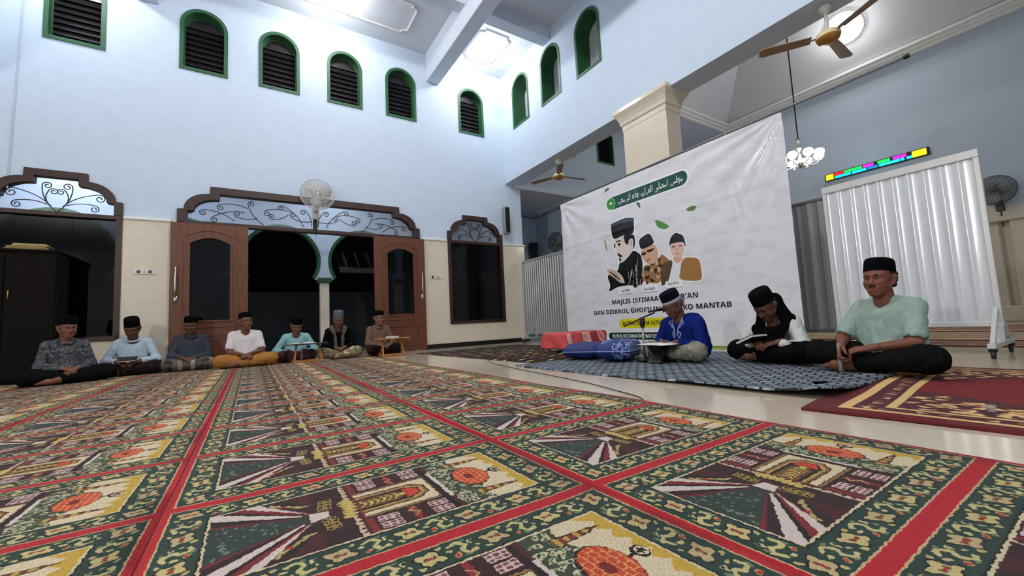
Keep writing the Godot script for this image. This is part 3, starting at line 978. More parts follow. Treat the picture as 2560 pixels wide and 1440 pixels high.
# one prayer place of the carpet: 607 mm wide, 1040 mm tall, 1 px for each mm; mirrored about its middle
func prayer_tile() -> Image:
	var W := 607; var H := 1040
	var im := Image.create(W, H, false, Image.FORMAT_RGB8)
	var red := Color8(188, 26, 40); var green := Color8(38, 62, 52); var cream := Color8(222, 205, 165)
	var gold := Color8(190, 160, 78); var dark := Color8(30, 20, 18); var maroon := Color8(74, 30, 32)
	var orange := Color8(198, 72, 40); var tan := Color8(196, 176, 128); var white := Color8(222, 206, 196)
	var leaf := Color8(92, 104, 66); var brown := Color8(112, 72, 44)
	im.fill(red)
	im.fill_rect(Rect2i(20, 17, W - 40, H - 34), Color8(214, 178, 130))
	im.fill_rect(Rect2i(25, 22, W - 50, H - 44), green)
	var rng := RandomNumberGenerator.new()
	rng.seed = 4
	# flowered border
	var ring := []
	var bx0 := 66.0; var bx1 := W - 66.0; var by0 := 64.0; var by1 := H - 64.0
	var nx := 6; var ny := 12
	for i in nx:
		ring.append([Vector2(lerpf(bx0, bx1, (i + 0.0) / nx), by0), 0.0, i])
		ring.append([Vector2(lerpf(bx1, bx0, (i + 0.0) / nx), by1), 0.0, i])
	for i in ny:
		ring.append([Vector2(bx1, lerpf(by0, by1, (i + 0.0) / ny)), PI * 0.5, i])
		ring.append([Vector2(bx0, lerpf(by1, by0, (i + 0.0) / ny)), PI * 0.5, i])
	for e in ring:
		var c: Vector2 = e[0]
		var t: float = e[1]
		var rot := func(v: Vector2) -> Vector2: return c + v.rotated(t)
		if e[2] % 2 == 0:
			blob(im, c, 33, 26, dark, 4, 0.24, 0.5 + t)
			blob(im, c, 29, 22, tan if e[2] % 4 == 0 else Color8(206, 190, 128), 4, 0.24, 0.5 + t)
			for q in [Vector2(-9, 0), Vector2(9, 0)]: blob(im, rot.call(q), 6, 6, brown)
			blob(im, c, 4, 4, red)
			blob(im, rot.call(Vector2(26, -26)), 9, 5, Color8(196, 184, 120), 0, 0.0, 0.7 + t)
			blob(im, rot.call(Vector2(-28, 27)), 8, 5, Color8(196, 184, 120), 0, 0.0, -0.5 + t)
		else:
			stroke(im, PackedVector2Array([rot.call(Vector2(-26, -20)), rot.call(Vector2(-4, -27)), rot.call(Vector2(6, -6)), rot.call(Vector2(-8, 8)), rot.call(Vector2(8, 27)), rot.call(Vector2(27, 19))]), 11.0, Color8(206, 192, 132))
			blob(im, rot.call(Vector2(21, -20)), 10, 7, Color8(200, 150, 92), 0, 0.0, 0.6)
			blob(im, rot.call(Vector2(23, -20)), 5, 4, red)
			blob(im, rot.call(Vector2(-22, 15)), 9, 6, Color8(214, 200, 150), 3, 0.25, 0.2)
			blob(im, rot.call(Vector2(-25, 16)), 4, 3, dark)
			blob(im, rot.call(Vector2(33, 3)), 6, 8, Color8(206, 192, 132), 0, 0.0, 0.3)
			blob(im, rot.call(Vector2(-30, -6)), 7, 4, Color8(188, 178, 118), 0, 0.0, 0.9 + t)
			blob(im, rot.call(Vector2(2, -30)), 8, 4, Color8(120, 130, 96), 0, 0.0, 0.2 + t)
			blob(im, rot.call(Vector2(-6, 29)), 8, 4, Color8(120, 130, 96), 0, 0.0, -0.3 + t)
	# picture field, y measured from the foot
	var Y := func(a: Array) -> PackedVector2Array:
		var p := PackedVector2Array()
		for i in range(0, a.size(), 2): p.append(Vector2(a[i], H - a[i + 1]))
		return p
	var both := func(a: Array, c: Color):
		poly(im, Y.call(a), c)
		var m := []
		for i in range(0, a.size(), 2):
			m.append(W - a[i]); m.append(a[i + 1])
		poly(im, Y.call(m), c)
	im.fill_rect(Rect2i(124, 124, W - 248, H - 248), Color8(20, 18, 18))
	im.fill_rect(Rect2i(128, 128, W - 256, H - 256), cream)
	im.fill_rect(Rect2i(134, 134, W - 268, H - 268), maroon)
	# path fanning out at the foot
	poly(im, Y.call([134, 134, 473, 134, 473, 200, 330, 345, 277, 345, 134, 200]), Color8(44, 60, 52))
	for i in 90:
		var q := Vector2(rng.randf_range(200, 407), rng.randf_range(150, 300))
		if abs(q.x - 303.5) < (300 - q.y) * 0.55 + 12.0:
			blob(im, Vector2(q.x, H - q.y), rng.randf_range(2, 7), rng.randf_range(2, 4), Color8(120, 132, 112), 0, 0.0, rng.randf() * 3.0)
	both.call([134, 238, 134, 205, 270, 340, 280, 350], white)
	both.call([134, 205, 134, 172, 272, 335, 270, 340], Color8(128, 34, 40))
	both.call([134, 172, 134, 150, 275, 330, 272, 335], dark)
	both.call([134, 150, 134, 134, 166, 134, 280, 326, 275, 330], white)
	both.call([166, 134, 200, 134, 285, 326, 280, 326], Color8(48, 26, 32))
	both.call([200, 134, 212, 134, 288, 326, 285, 326], Color8(120, 34, 40))
	both.call([134, 290, 134, 240, 262, 345, 250, 372], Color8(44, 30, 26))
	for sg in [-1, 1]:
		for k in 5:
			var cc := Vector2(303.5 + sg * (140 - k * 13), H - (268 + k * 16))
			blob(im, cc, 16, 5, Color8(190, 166, 104), 0, 0.0, sg * (0.4 + 0.25 * k))
		blob(im, Vector2(303.5 + sg * 118, H - 288.0), 7, 7, red)
	# dark forecourt with a gold lattice
	im.fill_rect(Rect2i(134, H - 432, W - 268, 74), Color8(52, 26, 26))
	for sg in [-1, 1]:
		for k in 4:
			for j in 2:
				var q := Vector2(303.5 + sg * (34 + k * 17), H - (372.0 + j * 18 + k * 2))
				im.fill_rect(Rect2i(int(q.x) - 8, int(q.y) - 8, 16, 16), gold)
				im.fill_rect(Rect2i(int(q.x) - 5, int(q.y) - 5, 10, 10), dark)
	poly(im, Y.call([272, 338, 335, 338, 326, 392, 281, 392]), maroon)
	poly(im, Y.call([276, 342, 331, 342, 322, 386, 285, 386]), white)
	im.fill_rect(Rect2i(134, H - 446, W - 268, 14), Color8(214, 190, 160))
	for k in 16:
		im.fill_rect(Rect2i(140 + k * 21, H - 446, 6, 8), maroon)
	for k in 7:
		blob(im, Vector2(252 + k * 17.0, H - 428.0 - 8 * sin(k * PI / 6.0)), 8, 19, Color8(206, 180, 96), 0, 0.0, (k - 3) * 0.16)
	# the gate between windowed walls
	im.fill_rect(Rect2i(134, H - 664, W - 268, 206), Color8(58, 24, 26))
	im.fill_rect(Rect2i(134, H - 470, W - 268, 16), Color8(128, 40, 40))
	for sg in [-1, 1]:
		for yy in [478, 606]:
			for col in 2:
				var x0 := int(303.5 + sg * (112.0 + col * 37.0)) - 15
				im.fill_rect(Rect2i(x0, H - yy - 52, 30, 50), Color8(216, 190, 184))
				for k in 3:
					for j in 2:
						blob(im, Vector2(x0 + 9 + j * 13, H - yy - 44.0 + k * 17), 4, 6, Color8(122, 66, 66))
		blob(im, Vector2(303.5 + sg * 122, H - 568.0), 34, 13, Color8(150, 40, 44), 2, 0.4, 0.0)
		stroke(im, PackedVector2Array([Vector2(303.5 + sg * 96, H - 574.0), Vector2(303.5 + sg * 112, H - 556.0), Vector2(303.5 + sg * 126, H - 580.0), Vector2(303.5 + sg * 146, H - 560.0)]), 6.0, Color8(178, 148, 100))
	for e in [[90, 662, dark], [84, 660, Color8(150, 112, 66)], [77, 658, dark], [74, 657, Color8(226, 206, 168)], [56, 644, dark], [52, 640, Color8(140, 98, 46)], [45, 632, Color8(196, 160, 90)], [38, 625, dark]]:
		var hw: float = e[0]; var ty: float = e[1]
		poly(im, Y.call([303.5 - hw, 458, 303.5 + hw, 458, 303.5 + hw, ty - (0 if hw > 60 else 34), 303.5 + hw * (1.0 if hw > 60 else 0.45), ty, 303.5 - hw * (1.0 if hw > 60 else 0.45), ty, 303.5 - hw, ty - (0 if hw > 60 else 34)]), e[2])
	poly(im, Y.call([272, 580, 335, 580, 332, 600, 318, 620, 289, 620, 275, 600]), Color8(204, 62, 44))
	poly(im, Y.call([276, 458, 331, 458, 331, 560, 303.5, 592, 276, 560]), Color8(108, 76, 38))
	for k in 6:
		var yy := 466.0 + k * 17
		stroke(im, PackedVector2Array([Vector2(287, H - yy), Vector2(303.5, H - yy - 11), Vector2(320, H - yy)]), 6.0, Color8(212, 184, 96))
	blob(im, Vector2(303.5, H - 574.0), 9, 10, Color8(206, 190, 96))
	im.fill_rect(Rect2i(134, H - 676, W - 268, 12), dark)
	im.fill_rect(Rect2i(206, H - 690, 195, 13), white)
	# leafy hill
	im.fill_rect(Rect2i(134, H - 790, W - 268, 100), Color8(58, 70, 50))
	for i in 120:
		var q := Vector2(rng.randf_range(140, 467), H - rng.randf_range(694, 784))
		blob(im, q, rng.randf_range(7, 13), rng.randf_range(4, 8), Color8(206, 198, 164), 0, 0.0, rng.randf() * 3.0)
		blob(im, q, rng.randf_range(4, 8), rng.randf_range(2, 5), [leaf, green, Color8(120, 128, 78)][i % 3], 0, 0.0, rng.randf() * 3.0)
	# sky, dome and minarets
	poly(im, Y.call([134, 778, 180, 768, 230, 782, 303, 760, 380, 784, 430, 766, 473, 780, 473, 906, 134, 906]), Color8(226, 208, 172))
	var sky := [134, 906, 473, 906, 473, 838]
	for k in 15:
		sky.append(473 - k * 23.5); sky.append((852.0 if k % 2 == 0 else 876.0) - 18.0 * sin(k * PI / 14.0) * -1.0)
	sky.append_array([134, 838])
	poly(im, Y.call(sky), Color8(204, 166, 62))
	blob(im, Vector2(303.5, H - 782.0), 76, 54, dark)
	poly(im, Y.call([250, 742, 357, 742, 350, 762, 257, 762]), Color8(128, 26, 36))
	blob(im, Vector2(303.5, H - 786.0), 71, 49, orange)
	for j in 6:
		var yy := -40.0 + j * 16.0
		var half := 70.0 * sqrt(max(0.0, 1.0 - pow(yy / 49.0, 2)))
		stroke(im, PackedVector2Array([Vector2(303.5 - half, H - 786.0 + yy), Vector2(303.5 + half, H - 786.0 + yy)]), 3.0, Color8(232, 160, 96))
		for k in 7:
			var xx := -66.0 + k * 22.0 + (11.0 if j % 2 == 0 else 0.0)
			if abs(xx) < half - 4: stroke(im, PackedVector2Array([Vector2(303.5 + xx, H - 786.0 + yy), Vector2(303.5 + xx, H - 770.0 + yy)]), 3.0, Color8(232, 160, 96))
	blob(im, Vector2(303.5, H - 778.0), 20, 12, Color8(122, 30, 28))
	stroke(im, PackedVector2Array([Vector2(303.5, H - 835.0), Vector2(303.5, H - 852.0)]), 8.0, dark)
	blob(im, Vector2(303.5, H - 868.0), 21, 19, dark)
	blob(im, Vector2(303.5, H - 872.0), 15, 14, Color8(226, 208, 172))
	blob(im, Vector2(303.5, H - 871.0), 8, 8, dark, 5, 0.45, 0.3)
	for sg in [-1, 1]:
		var mx: float = 303.5 + sg * 118.0
		poly(im, Y.call([mx - 17, 742, mx + 17, 742, mx + 13, 800, mx + 9, 840, mx, 880, mx - 9, 840, mx - 13, 800]), dark)
		poly(im, Y.call([mx - 13, 744, mx + 13, 744, mx + 9, 800, mx + 5, 838, mx, 866, mx - 5, 838, mx - 9, 800]), Color8(126, 54, 34))
		for k in 4:
			blob(im, Vector2(mx, H - (758.0 + k * 26)), [17, 9, 14, 7][k], 7, gold)
		stroke(im, PackedVector2Array([Vector2(mx - 24, H - 742.0), Vector2(mx + 24, H - 746.0)]), 8.0, Color8(86, 98, 58))
	# the picture fills the field, up to the flowered border
	var field := im.get_region(Rect2i(124, 124, W - 248, H - 248))
	field.resize(393, 830, Image.INTERPOLATE_NEAREST)
	im.blit_rect(field, Rect2i(0, 0, 393, 830), Vector2i(107, 105))
	# woven edges wander a little
	var fn := FastNoiseLite.new()
	fn.seed = 3
	fn.frequency = 0.045
	var out := Image.create(W, H, false, Image.FORMAT_RGB8)
	for y in H:
		for x in W:
			var edge: float = min(1.0, min(min(x, W - 1 - x), min(y, H - 1 - y)) / 30.0)
			var dx := fn.get_noise_2d(x, y) * 5.0 * edge
			var dy := fn.get_noise_2d(x + 700, y) * 5.0 * edge
			var c := im.get_pixel(clampi(int(x + dx), 0, W - 1), clampi(int(y + dy), 0, H - 1))
			var f := 0.86 + (float((x * 7919 + y * 104729 + x * y * 31) % 97) / 97.0 - 0.5) * 0.16
			out.set_pixel(x, y, Color(c.r * f, c.g * f, c.b * f))
	return out

func pile_normal(size := 512) -> NoiseTexture2D:
	return bump_tex(0.22, 5.0, size, 2, 21)

# a rug: a thin slab whose top repeats the pattern; u runs along local x, v along local z
func slab_uv(st: SurfaceTool, x0: float, x1: float, z0: float, z1: float, y: float, uv: Callable, lift = null, nxs := 1, nzs := 1):
	for i in nxs:
		for j in nzs:
			var xs := [lerpf(x0, x1, float(i) / nxs), lerpf(x0, x1, float(i + 1) / nxs)]
			var zs := [lerpf(z0, z1, float(j) / nzs), lerpf(z0, z1, float(j + 1) / nzs)]
			var p := []; var q := []
			for e in [[0, 0], [1, 0], [1, 1], [0, 1]]:
				var x: float = xs[e[0]]; var z: float = zs[e[1]]
				p.append(Vector3(x, y + (lift.call(x, z) if lift != null else 0.0), z))
				q.append(uv.call(x, z))
			quad_uv(st, p, q)
	# sides
	var loop := []
	for i in nxs + 1: loop.append(Vector2(lerpf(x0, x1, float(i) / nxs), z0))
	for j in range(1, nzs + 1): loop.append(Vector2(x1, lerpf(z0, z1, float(j) / nzs)))
	for i in range(1, nxs + 1): loop.append(Vector2(lerpf(x1, x0, float(i) / nxs), z1))
	for j in range(1, nzs): loop.append(Vector2(x0, lerpf(z1, z0, float(j) / nzs)))
	for i in loop.size():
		var a: Vector2 = loop[i]; var b: Vector2 = loop[(i + 1) % loop.size()]
		var la: float = lift.call(a.x, a.y) if lift != null else 0.0
		var lb: float = lift.call(b.x, b.y) if lift != null else 0.0
		var ya: float = y + la; var yb: float = y + lb
		quad_uv(st, [Vector3(a.x, ya, a.y), Vector3(a.x, max(0.001, ya - 0.012), a.y), Vector3(b.x, max(0.001, yb - 0.012), b.y), Vector3(b.x, yb, b.y)], [uv.call(a.x, a.y), uv.call(a.x, a.y), uv.call(b.x, b.y), uv.call(b.x, b.y)])

func pattern_mat(im: Image, rough := 0.95, pile := true) -> StandardMaterial3D:
	var m := mat(Color.WHITE, rough)
	m.albedo_texture = ImageTexture.create_from_image(im)
	if pile:
		m.normal_enabled = true
		m.normal_texture = M.pile
		m.normal_scale = 0.6
	return m

func build_carpets():
	M.pile = pile_normal()
	M.prayer = pattern_mat(prayer_tile())
	var z_ref := -0.315
	var says := ["leftmost prayer carpet strip, only its far end in view", "patterned prayer carpet strip under the men left of the doors", "patterned prayer carpet strip left of the middle red seam", "patterned prayer carpet strip whose foreground gates and domes show largest", "patterned prayer carpet strip beside the bare tile floor"]
	var x := -3.325
	for i in 5:
		var x0: float = x + 1.04 * i + 0.003
		var x1: float = x0 + 1.034
		var t := thing("prayer_carpet", Vector3(x0, 0, 0), says[i], "carpet", 0.0, "prayer carpet strips laid side by side")
		var far: float = [-8.30, -8.40, -8.35, -8.30, -7.60][i]
		var uvf := func(px: float, pz: float) -> Vector2: return Vector2((pz - z_ref) / 0.607, 1.0 - px / 1.034)
		var ph: float = i * 1.7
		var lf := func(px: float, pz: float) -> float:
			var e: float = min(px, 1.034 - px)
			return 0.005 * exp(-pow(e / 0.04, 2)) * (0.5 + 0.5 * sin(pz * 3.1 + ph)) + 0.0015 * sin(pz * 5.0 + px * 4.0 + ph)
		var st := S(true)
		slab_uv(st, 0.0, 1.034, far, 1.5, 0.010, uvf, lf, 8, 90)
		obj("pile", st, M.prayer, t)
	# dark brown mat with coloured dashes
	var im := Image.create(512, 512, false, Image.FORMAT_RGB8)
	im.fill(Color8(40, 26, 22))
	var rng := RandomNumberGenerator.new()
	rng.seed = 9
	for i in 700:
		im.fill_rect(Rect2i(rng.randi_range(0, 511), rng.randi_range(0, 511), rng.randi_range(8, 40), 2), [Color8(52, 34, 28), Color8(34, 22, 18), Color8(60, 40, 30)][i % 3])
	var dash := [Color8(214, 200, 120), Color8(190, 120, 90), Color8(180, 60, 60), Color8(168, 184, 70), Color8(190, 150, 90), Color8(120, 70, 50)]
	for r in 8:
		for k in 5:
			var px := k * 102 + (r % 2) * 51 + rng.randi_range(-8, 8)
			blob(im, Vector2(px + 30, r * 64 + 32), 36, 7, dash[(r * 3 + k * 5) % 6])
	var t2 := thing("brown_mat", Vector3(3.85, 0, -5.75), "dark brown mat with coloured dashes in front of the metal partition", "mat", 0.06)
	var st2 := S(true)
	slab_uv(st2, -1.15, 1.15, -1.75, 1.78, 0.008, func(px: float, pz: float) -> Vector2: return Vector2(px * 0.55 - pz * 0.25, pz * 0.55 + px * 0.25))
	obj("weave", st2, pattern_mat(im), t2)
	# grey blue woven mat with a diagonal brick pattern and a curling edge
	im = Image.create(512, 512, false, Image.FORMAT_RGB8)
	im.fill(Color8(22, 25, 30))
	for r in 8:
		for k in 8:
			var cx := k * 64.0 + (32.0 if r % 2 == 1 else 0.0)
			var tone: int = [0, 16, 30, 8][(r * 5 + k * 3) % 4]
			for wrap in [0.0, -512.0]:
				poly(im, pv([cx + wrap + 7, r * 64 + 7, cx + wrap + 59, r * 64 + 5, cx + wrap + 57, r * 64 + 57, cx + wrap + 5, r * 64 + 58]), Color8(82 + tone, 92 + tone, 102 + tone))
				for j in 4:
					im.fill_rect(Rect2i(int(cx + wrap) + 9 + j * 12, r * 64 + 10, 6, 44), Color8(96 + tone, 106 + tone, 116 + tone))
				im.fill_rect(Rect2i(int(cx + wrap) + 9, r * 64 + 8, 46, 9), Color8(136 + tone, 146 + tone, 154 + tone))
	t2 = thing("grey_mat", Vector3(2.52, 0, -2.42), "grey blue woven mat under the three seated men", "mat", 0.02)
	st2 = S(true)
	var curl := func(px: float, pz: float) -> float:
		var edge := exp(-pow(px / 0.16, 2)) * smoothstep(-0.2, 0.9, pz)
		return 0.022 * edge + 0.03 * exp(-pow((pz - 1.45) / 0.10, 2)) * exp(-px * 3.0) + 0.004 * sin(px * 9.0 + pz * 4.0) * exp(-pow((pz - 1.3) / 0.3, 2)) + 0.012 * smoothstep(1.15, 1.3, pz)
	slab_uv(st2, 0.0, 2.3, -1.47, 1.47, 0.014, func(px: float, pz: float) -> Vector2: return Vector2(pz * 1.45 + px * 0.35, px * 1.45 - pz * 0.2), curl, 24, 40)
	obj("weave", st2, pattern_mat(im, 0.8), t2)
	# red rug with cream scrolls
	im = Image.create(1024, 1024, false, Image.FORMAT_RGB8)
	var deep := Color8(112, 14, 20); var sand := Color8(214, 176, 116); var plum := Color8(74, 24, 30)
	im.fill(Color8(92, 18, 22))
	im.fill_rect(Rect2i(46, 46, 932, 932), sand)
	im.fill_rect(Rect2i(64, 64, 896, 896), plum)
	for k in 34:
		for q in 4:
			var a := Vector2(78 + k * 26 + rng.randf_range(-4, 4), 84 + rng.randf_range(-6, 6))
			if q == 1: a = Vector2(1024 - a.x, 1024 - a.y)
			if q == 2: a = Vector2(a.y, a.x)
			if q == 3: a = Vector2(1024 - a.y, 1024 - a.x)
			blob(im, a, 9, 6, [Color8(206, 168, 118), Color8(150, 96, 74), Color8(112, 40, 40)][k % 3], 3, 0.25, rng.randf() * 3.0)
	im.fill_rect(Rect2i(104, 104, 816, 816), sand)
	im.fill_rect(Rect2i(118, 118, 788, 788), deep)
	for sx in [-1, 1]:
		for sy in [-1, 1]:
			poly(im, pv([512 + sx * 394, 512 + sy * 394, 512 + sx * 394, 512 + sy * 120, 512 + sx * 300, 512 + sy * 190, 512 + sx * 190, 512 + sy * 300, 512 + sx * 120, 512 + sy * 394]), plum)
	for sx in [-1, 1]:
		for sy in [-1, 1]:
			for i in 80:
				var u := rng.randf(); var v := rng.randf() * (1.0 - u)
				blob(im, Vector2(512 + sx * (384 - u * 240), 512 + sy * (384 - v * 240)), 11, 7, sand if i % 4 else Color8(150, 96, 74), 3, 0.25, rng.randf() * 3.0)
	for i in 70:
		var a := rng.randf() * TAU; var rr := sqrt(rng.randf())
		blob(im, Vector2(512 + cos(a) * rr * 90, 512 + sin(a) * rr * 165), 17, 11, [sand, Color8(190, 140, 96), plum][i % 3], 4, 0.2, rng.randf() * 3.0)
	t2 = thing("red_rug", Vector3(3.36, 0, 0.03), "deep red rug with cream scroll border at the right", "rug", 0.10)
	st2 = S(true)
	slab_uv(st2, -1.02, 1.02, -1.10, 1.55, 0.013, func(px: float, pz: float) -> Vector2: return Vector2((pz + 1.10) / 2.65, (px + 1.02) / 2.04), func(px: float, pz: float) -> float: return 0.003 * sin(px * 7.0 + pz * 5.0), 20, 20)
	obj("pile", st2, pattern_mat(im), t2)
	# long pale rugs on the aisle floor behind the partition
	var k2 := 0
	for e in [[6.36, 7.1, "pale beige prayer rug nearest the partition on the aisle floor"], [7.25, 9.1, "pale beige prayer rug in the middle of the aisle floor"], [9.25, 11.6, "faded brown prayer rug near the far wall"]]:
		im = Image.create(256, 256, false, Image.FORMAT_RGB8)
		im.fill([Color8(150, 112, 96), Color8(170, 150, 118), Color8(140, 104, 92)][k2])
		for i in 60:
			blob(im, Vector2(rng.randf() * 256, rng.randf() * 256), 10, 6, [Color8(196, 168, 120), Color8(118, 70, 66), Color8(176, 140, 104)][i % 3], 4, 0.2, rng.randf() * 3.0)
		im.fill_rect(Rect2i(0, 0, 256, 10), Color8(110, 40, 44))
		im.fill_rect(Rect2i(0, 14, 256, 22), Color8(206, 184, 140))
		im.fill_rect(Rect2i(0, 234, 256, 10), Color8(206, 184, 140))
		im.fill_rect(Rect2i(0, 248, 256, 8), Color8(110, 40, 44))
		var w: float = e[1] - e[0]
		t2 = thing("aisle_rug", Vector3(e[0], 0, -3.0), e[2], "rug", 0.0, "rugs on the aisle floor")
		st2 = S()
		slab_uv(st2, 0.0, w, -3.5, 4.5, 0.010, func(px: float, pz: float) -> Vector2: return Vector2(pz * 0.8, px / w))
		obj("pile", st2, pattern_mat(im), t2)
		k2 += 1

# -------------------------------------------------- the banner
const BAN_W := 4.22
const BAN_H := 2.87

func banner_bulge(s: float, v: float) -> float:
	var d := 0.012 * noise.get_noise_2d(s * 0.9, v * 0.9)
	# tension folds running out of the two upper corners
	var c := Vector2(BAN_W - s, BAN_H - v)
	var a := c.angle()
	d += 0.020 * sin(a * 22.0 + 0.6 + 1.5 * sin(a * 5.0)) * exp(-c.length() / 0.85) * smoothstep(0.02, 0.2, c.length())
	c = Vector2(s, BAN_H - v)
	d += 0.016 * sin(c.angle() * 15.0) * exp(-c.length() / 0.9) * smoothstep(0.02, 0.2, c.length())
	# tight creases fanning down from the right corner
	c = Vector2(BAN_W - s, BAN_H - v)
	for e in [[0.95, 0.55, 0.9], [1.12, 0.8, 1.3], [1.25, 0.5, 0.8], [0.75, 0.6, 0.7]]:
		var ray := Vector2(cos(e[0]), sin(e[0]))
		var along := c.dot(ray)
		d += 0.011 * exp(-pow(absf(c.cross(ray)) / 0.022, 2)) * smoothstep(0.1, e[1] * 0.6, along) * (1.0 - smoothstep(e[1], e[2], along))
	# creases where it was folded
	d += 0.006 * exp(-pow((v - 0.62) / 0.02, 2)) + 0.006 * exp(-pow((v - 1.95 - 0.03 * s) / 0.02, 2))
	# a puckered patch
	d += 0.012 * exp(-pow((s - 3.6) / 0.10, 2) - pow((v - 1.85) / 0.28, 2)) * sin((s - 3.6) * 55.0 + v * 9.0)
	d += 0.012 * sin(s * 4.6 + v * 2.0) * smoothstep(1.9, 2.85, v) * 0.5
	return d

func ban(s: float, v: float, d := 0.0) -> Vector3:
	return Vector3(5.405 - banner_bulge(s, v) - d, v, -6.42 + s)

func on_banner(parent: Node, called: String, m: Mesh, s0: float, s1: float, v0: float, v1: float, material: Material, lift := 0.003):
	# lays a flat lettering mesh on the cloth, fitted to a box
	var arr: Array = m.surface_get_arrays(0) if not (m is PrimitiveMesh) else (m as PrimitiveMesh).get_mesh_arrays()
	var vs: PackedVector3Array = arr[Mesh.ARRAY_VERTEX]
	var idx: PackedInt32Array = arr[Mesh.ARRAY_INDEX] if arr[Mesh.ARRAY_INDEX] != null else PackedInt32Array()
	var lo := Vector3(1e9, 1e9, 1e9); var hi := -lo
	for p in vs:
		lo = lo.min(p); hi = hi.max(p)
	var st := S()
	var n := idx.size() if idx.size() > 0 else vs.size()
	for i in n:
		var p := vs[idx[i] if idx.size() > 0 else i]
		var t := (p - lo) / (hi - lo).max(Vector3.ONE * 1e-6)
		st.add_vertex(ban(lerpf(s0, s1, t.x), lerpf(v0, v1, t.y), lift + t.z * 0.0006))
	obj(called, st, material, parent)

func lettering(text: String, bold := false) -> TextMesh:
	var tm := TextMesh.new()
	tm.text = text
	var f := SystemFont.new()
	f.font_names = PackedStringArray(["Droid Sans"])
	if bold: f.font_weight = 700
	tm.font = f
	tm.font_size = 64
	tm.pixel_size = 0.01
	tm.depth = 0.01
	tm.curve_step = 2.0
	return tm

func pill(im: Image, s0: float, s1: float, v0: float, v1: float, c: Color, px: float):
	var r := (v1 - v0) * 0.5 * px
	var y := (BAN_H - (v0 + v1) * 0.5) * px
	stroke(im, PackedVector2Array([Vector2(s0 * px + r, y), Vector2(s1 * px - r, y)]), r * 2.0, c)
	blob(im, Vector2(s0 * px + r, y), r, r, c)

# joined-up script, written from right to left in single strokes; returns where the next letter starts
func script_letter(im: Image, ch: String, x: float, y: float, k: float, w: float, c: Color) -> float:
	var P := func(a: Array):
		var p := PackedVector2Array()
		for i in range(0, a.size(), 2): p.append(Vector2(x - a[i] * k, y - a[i + 1] * k))
		stroke(im, p, w, c)
	var dot := func(dx: float, dy: float): blob(im, Vector2(x - dx * k, y - dy * k), w * 0.75, w * 0.75, c)
	match ch:
		"a":
			P.call([0.08, 0.95, 0.10, 0.5, 0.12, 0.0]); return x - 0.30 * k
		"l":
			P.call([0.05, 0.95, 0.07, 0.4, 0.10, 0.02, 0.25, 0.0]); return x - 0.25 * k
		"m":
			P.call([0.0, 0.0, 0.10, 0.16, 0.22, 0.12, 0.22, -0.04, 0.10, -0.06, 0.05, 0.0, 0.32, 0.0]); return x - 0.32 * k
		"j":
			P.call([0.0, 0.34, 0.2, 0.42, 0.5, 0.34, 0.25, 0.2, 0.08, 0.02, 0.55, 0.0]); dot.call(0.25, -0.22); return x - 0.55 * k
		"s":
			P.call([0.0, 0.0, 0.03, 0.18, 0.1, 0.0, 0.2, 0.0, 0.23, 0.18, 0.3, 0.0, 0.4, 0.0, 0.43, 0.2, 0.5, 0.0]); return x - 0.5 * k
		"S":
			P.call([0.0, 0.0, 0.03, 0.18, 0.1, 0.0, 0.2, 0.0, 0.23, 0.18, 0.3, 0.0, 0.4, 0.0, 0.44, -0.18, 0.6, -0.28, 0.78, -0.2, 0.84, 0.05]); return x - 1.0 * k
		"t":
			P.call([0.0, 0.0, 0.08, 0.2, 0.13, 0.0, 0.26, 0.0]); dot.call(0.02, 0.42); dot.call(0.16, 0.42); return x - 0.26 * k
		"n":
			P.call([0.0, 0.0, 0.08, 0.2, 0.13, 0.0, 0.26, 0.0]); dot.call(0.09, 0.42); return x - 0.26 * k
		"b":
			P.call([0.0, 0.0, 0.15, -0.02, 0.5, 0.0, 0.6, 0.12]); dot.call(0.3, -0.24); return x - 0.75 * k
		"N":
			P.call([0.0, 0.12, 0.02, -0.12, 0.2, -0.26, 0.42, -0.18, 0.5, 0.14]); dot.call(0.26, 0.14); return x - 0.68 * k
		"E":
			P.call([0.0, 0.0, 0.12, 0.14, 0.26, 0.1, 0.14, 0.0, 0.08, -0.2, 0.25, -0.36, 0.5, -0.3]); return x - 0.65 * k
		"q":
			P.call([0.0, 0.0, 0.06, 0.2, 0.2, 0.22, 0.2, 0.06, 0.08, 0.02, 0.36, 0.0]); dot.call(0.05, 0.42); dot.call(0.2, 0.42); return x - 0.36 * k
		"r":
			P.call([0.0, 0.0, 0.06, -0.02, 0.16, -0.18, 0.34, -0.26]); return x - 0.38 * k
		"k":
			P.call([0.0, 0.95, 0.35, 0.62, 0.08, 0.3, 0.2, 0.0, 0.45, 0.0]); return x - 0.45 * k
		"w":
			P.call([0.0, 0.0, 0.1, 0.18, 0.2, 0.12, 0.12, 0.0, 0.2, -0.14, 0.4, -0.24]); return x - 0.48 * k
	return x - 0.28 * k

